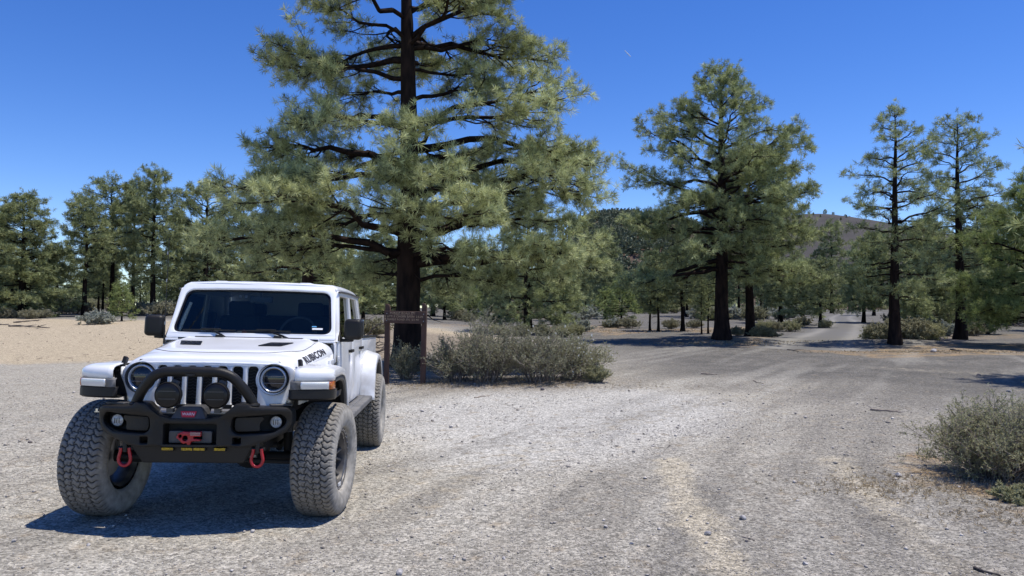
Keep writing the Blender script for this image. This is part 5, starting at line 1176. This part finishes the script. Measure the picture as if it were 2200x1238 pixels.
#ENDTRUCK
#PROPS
# ------------------------------------------------------------------ ROAD SIGN
def sign():
    D = 17.45; x0, y0 = at(869.5, D); k = D/FPX
    e = empty('road_sign', (x0, y0, gzf(x0, y0))); e.rotation_euler = (0, R(1.2), R(-3)); tag(e, 'dark brown wooden road sign on two posts in front of the big trunk, routed lettering', 'road sign')
    for sx, h in ((-1, 1.80), (1, 1.83)):
        px = sx*.418
        m = MB().add([(px-.055, -.05, -.2), (px+.055, -.05, -.2), (px+.055, .06, -.2), (px-.055, .06, -.2), (px-.055, -.05, h-.0), (px+.012, -.05, h), (px+.055, -.05, h-.075), (px+.055, .06, h-.075), (px+.012, .06, h), (px-.055, .06, h)],
             [(0, 3, 2, 1), (0, 1, 6, 5, 4), (1, 2, 7, 6), (2, 3, 9, 8, 7), (3, 0, 4, 9), (4, 5, 8, 9), (5, 6, 7, 8)])
        m.build('post', M['wood'], e, bevel=.006)
    bd = MB().box((0, -.085, 1.505), (.965, .05, .275)).build('sign_board', M['wood'], e, bevel=.008)
    fr = lambda cx, cz: (lambda a, b: Vector((cx+a, -.1125, cz+b)))
    for t, cx, cz, sz, sp in (('FOREST ROAD 777', -.055, 1.598, .062, 1.12), ('D', .165, 1.596, .062, 1), ('LITTLE CINDER BASIN  2.5 MI', -.0, 1.520, .060, 1.06), ('FOREST ROAD 776  5.5 MI', -.055, 1.452, .060, 1.06)):
        text('lettering', t, sz, fr(cx, cz), M['signpaint'], bd, space=sp)
    MB().box((-.045, -.1125, 1.5605), (.43, .003, .006)).build('rule_line', M['signpaint'], bd)
    for cz in (1.520, 1.452):
        m = MB().add([(-.452+a, -.1130, cz+b) for a, b in ((-.018, .004), (0, .030), (.018, .004), (.006, .004), (.006, -.028), (-.006, -.028), (-.006, .004))], [(0, 2, 1), (3, 6, 5, 4)])
        m.build('arrow', M['signpaint'], bd, recalc=False)
    for sx in (-1, 1):
        for dz in (-.08, .08): MB().lathe([(0, -.116), (.010, -.114), (.012, -.108)], (sx*.418, 0, 1.505+dz), 'y', 10).build('bolt', M['steel'], bd)
sign()
# ------------------------------------------------------------------ ROCKS, STICKS
def rock(u, v, s, lab, m='rock', sd=0, name='rock', z=.35):
    g = np.random.default_rng(sd); bm = bmesh.new(); bmesh.ops.create_icosphere(bm, subdivisions=3, radius=1)
    pl = [(nrm(g.normal(size=3)), g.uniform(.55, .85)) for _ in range(9)]
    for vv in bm.verts:
        p = np.array(vv.co)
        for n_, d in pl:
            q = p @ n_
            if q > d: p = p-n_*(q-d)
        p = p*(1+.05*(vnoise(p[0]*3+9, p[1]*3+p[2]*5, 1., sd)-.5)); vv.co = Vector(p*np.array([1.15, .95, .75])*s)
    me = bpy.data.meshes.new(name); bm.to_mesh(me); bm.free(); me.materials.append(M[m]); o = link(name, me)
    x, y = gp(u, v); o.location = (x, y, gzf(x, y)+s*z); o.rotation_euler = (g.random(), g.random()*.4, g.random()*6)
    tag(o, lab, 'rock')
rock(1592, 1112, .036, 'largest grey angular stone on the gravel in the right foreground', 'rock', 3)
rock(1519, 1145, .030, 'grey stone lower left of the largest foreground stone', 'rock', 4)
rock(1925, 1022, .040, 'pale stone at the left edge of the large foreground shrub', 'rock', 5)
rock(1600, 1160, .014, 'tiny dark stone just under the largest foreground stone', 'rockdark', 6); rock(860, 1228, .030, 'pinkish stone at the bottom edge below the truck', 'rock', 7)
rock(1083, 1196, .014, 'small white stone near the bottom left of the centre', 'rock', 8); rock(1300, 1130, .020, 'elongated white stone in the middle foreground', 'rock', 9); rock(548, 1140, .022, 'small pale stone at the front edge of the truck shadow', 'rock', 10)
rock(947, 875, .030, 'pale stone right of the rear tyre, nearest the sign', 'rock', 11); rock(970, 918, .032, 'flat pale stone right of the rear tyre', 'rock', 12); rock(1355, 1165, .016, 'small pale stone below the elongated white one', 'rock', 13)
rock(2100, 808, .055, 'dark stone before the long shadow at the right', 'rockdark', 14); rock(1724, 1208, .020, 'pale stone at the lower right near the dark rut', 'rock', 15); rock(2165, 842, .05, 'whitish stone above the large foreground shrub', 'rock', 16)
rock(2003, 757, .13, 'bleached block lying in the straw under the slender pine', 'rock', 17); rock(1166, 838, .06, 'rusty flat stone in front of the blossoming shrub', 'rockdark', 18)
rock(198, 1168, .018, 'small stone on the gravel left of the truck shadow', 'rock', 19); rock(40, 1160, .020, 'small stone near the lower left corner', 'rock', 20); rock(70, 950, .026, 'brown stone left of the front tyre', 'rockdark', 21)
def stick(uv0, uv1, r, lab, m='stick', sd=0, cat='stick', branch=0, arch=.02):
    g = np.random.default_rng(sd); a = gp(*uv0); b = gp(*uv1); n = 14; s = np.linspace(0, 1, n)
    L = math.hypot(b[0]-a[0], b[1]-a[1]); w_ = np.cumsum(g.normal(size=n))*.02*L; w_ -= np.linspace(w_[0], w_[-1], n)
    nx, ny = -(b[1]-a[1])/L, (b[0]-a[0])/L; x = a[0]+(b[0]-a[0])*s+nx*w_; y = a[1]+(b[1]-a[1])*s+ny*w_; z = gz(x, y)+r*.8+arch*np.sin(s*np.pi)*L*.5
    mb = MB().tube(list(zip(x, y, z)), list(r*(1-.6*s)*(1+.25*np.sin(s*19+sd))), 7)
    for k in range(branch):
        i = int(g.integers(3, n-3)); d = Vector(((b[0]-a[0])/L+nx*g.normal()*.8, (b[1]-a[1])/L+ny*g.normal()*.8, .25*g.random())); p = Vector((x[i], y[i], z[i]))
        mb.tube([p, p+d*L*.12, p+d*L*.22+Vector((0, 0, -.02))], [r*.6, r*.4, r*.2], 5)
    tag(mb.build('fallen_branch' if cat == 'branch' else 'stick', M[m], None, smooth=True), lab, cat)
stick((1505, 804), (1540, 806), .022, 'short bleached stick on the dark cinder before the tallest pine', 'stick', 1, branch=1)
stick((1868, 881), (1932, 887), .020, 'bleached stick left of the large foreground shrub', 'stick', 2, branch=1)
stick((1618, 818), (1640, 826), .012, 'tiny pale twig beyond the foreground gravel', 'stick', 3)
stick((20, 702), (108, 706), .05, 'dark fallen branch on the tan clearing, nearer one of two', 'darkstick', 4, 'branch', 3)
stick((30, 694), (85, 690), .05, 'dark fallen branch beside a pale lump at the back of the tan clearing', 'darkstick', 5, 'branch', 2)
stick((0, 698), (22, 700), .03, 'short dark branch at the left edge of the clearing', 'darkstick', 6, 'branch', 1)
stick((170, 677), (205, 679), .06, 'dark log lying at the foot of the bare trunk', 'darkstick', 7, 'branch', 1)
stick((2085, 1218), (2140, 1234), .012, 'dark crooked twig at the bottom right corner', 'darkstick', 8, branch=1)
stick((1020, 855), (1052, 850), .012, 'thin twig on pale gravel before the shrubs', 'stick', 9)
stick((1590, 1150), (1618, 1158), .006, 'thin twig by the stones in the right foreground', 'stick', 10)
stick((2040, 752), (2060, 756), .035, 'charred stub lying in the straw at the right', 'darkstick', 11, 'branch', 1)
stick((1690, 752), (1715, 756), .02, 'thin branch in the shade under the straight pine', 'darkstick', 12, 'branch', 1)
# dead boughs heaped behind the sign, left of the big trunk
def deadwood(u, D, n, W, H, lab, sd):
    g = np.random.default_rng(sd); x, y = at(u, D); P = Plant(); z0 = gzf(x, y)
    for i in range(n):
        a = g.random()*6.28; L = W*(.4+.6*g.random()); s = np.linspace(0, 1, 7)[:, None]; b = np.array([g.normal()*W*.2, g.normal()*W*.2, .02])
        q = b+np.array([math.cos(a), math.sin(a), 0])*L*s+np.array([0, 0, 1])*H*np.sin(s*2.2)*g.random()+np.cumsum(g.normal(size=(7, 3))*.04*L, 0); q[:, 2] = np.maximum(q[:, 2], .02)
        P.poly(q, (.02+.03*g.random())*(1-s[:, 0])+.006)
        for k in range(5):
            j = g.integers(1, 6); P.segs(q[j:j+1], q[j:j+1]+nrm(g.normal(size=(1, 3)))*L*.25, .010, .003)
    o = link('brushwood', P.wood('brushwood', M['darkstick'], n=5)); o.location = (x, y, z0); tag(o, lab, 'brushwood')
deadwood(775, 27, 16, 1.6, .7, 'tangle of dead grey boughs between the truck bed and the big trunk', 3)
deadwood(735, 30, 14, 2.2, 1.9, 'gnarled dark boughs standing behind the truck cab', 4)
deadwood(1108, 42.5, 10, .9, .5, 'small heap of dead boughs at the foot of the low-branched pine', 5)
deadwood(2170, 58, 12, 1.8, .5, 'dead boughs on the ground behind the light green pine at the right', 6)
# straw tufts and litter round the shrubs and pines
def litter(u, v, W, n, lab, sd, size=.05, matn='straw', hh=.7, asp=1.):
    g = np.random.default_rng(sd); x, y = gp(u, v); P = Plant()
    px = x+g.normal(size=n)*W*.5; py = y+g.normal(size=n)*W*.3*asp
    P.tufts(np.stack([px, py, gz(px, py)+.005], -1), np.array([[0, 0, hh]])+g.normal(size=(n, 3))*.5, size)
    tag(link('dry_grass', P.needles('dry_grass', M[matn], K=9, width=.006 if v > 800 else .02, seed=sd)), lab, 'dry grass', kind='stuff')
litter(1080, 828, 3.4, 420, 'straw-coloured dry grass along the foot of the shrub row', 1, .055, asp=.25)
litter(1985, 1045, 1.2, 500, 'dry grass and litter round the large foreground shrub', 2, .04, asp=.8)
litter(1990, 756, 4.6, 700, 'dry needle litter under the slender pine', 3, .035, hh=.2, asp=.35)
litter(1420, 712, 7.5, 400, 'dry grass strip before the slim trunks', 4, .09, asp=.5)
litter(1210, 705, 4, 300, 'dry grass in front of the low-branched pine', 5, .09, asp=.4)
litter(1600, 738, 4.5, 400, 'dry needle litter between the tallest trunk and its neighbour', 6, .07, asp=.5)
litter(2180, 1105, .8, 200, 'dry grass by the right edge below the foreground shrub', 7, .035)
litter(900, 825, 2.2, 260, 'dry grass round the sign posts', 8, .05, asp=.4)
g = np.random.default_rng(91); n = 1500; yy = 13*(40/13)**g.random(n); xx = -yy*.95+yy*1.0*g.random(n)
kk = (poly_d(xx, yy, P_tan) < .3) & (fbm(xx, yy, .35, 12) > .40); xx, yy = xx[kk], yy[kk]; P = Plant()
q = np.stack([xx, yy, gz(xx, yy)+.012], -1); dd = nrm(g.normal(size=q.shape)*np.array([1, 1, .12])); P.segs(q, q+dd*(.04+.22*g.random((len(xx), 1))**3), .006+.018*g.random(len(xx))**4, .004)
tag(link('wood_litter', P.wood('wood_litter', M['darkstick'], n=4)), 'dark crumbs of wood and cones scattered over the tan clearing', 'litter', kind='stuff')
# short vapour trail high in the sky
p0 = Vector((.1515*5000, 5000, CAMH+(HOR-104)/FPX*5000)); p1 = Vector(((1357-1100)/FPX*5000, 5000, CAMH+(HOR-118)/FPX*5000)); p0.x = (1344-1100)/FPX*5000
vt = MB().tube([p0, (p0+p1)/2, p1], [1.5, 3.2, 2.2], 8).build('vapour_trail', mat('vapour', (.8, .85, .9), 1., spec=0), None, smooth=True); tag(vt, 'short faint white vapour trail high in the blue sky', 'vapour trail', kind='stuff')
#ENDPROPS
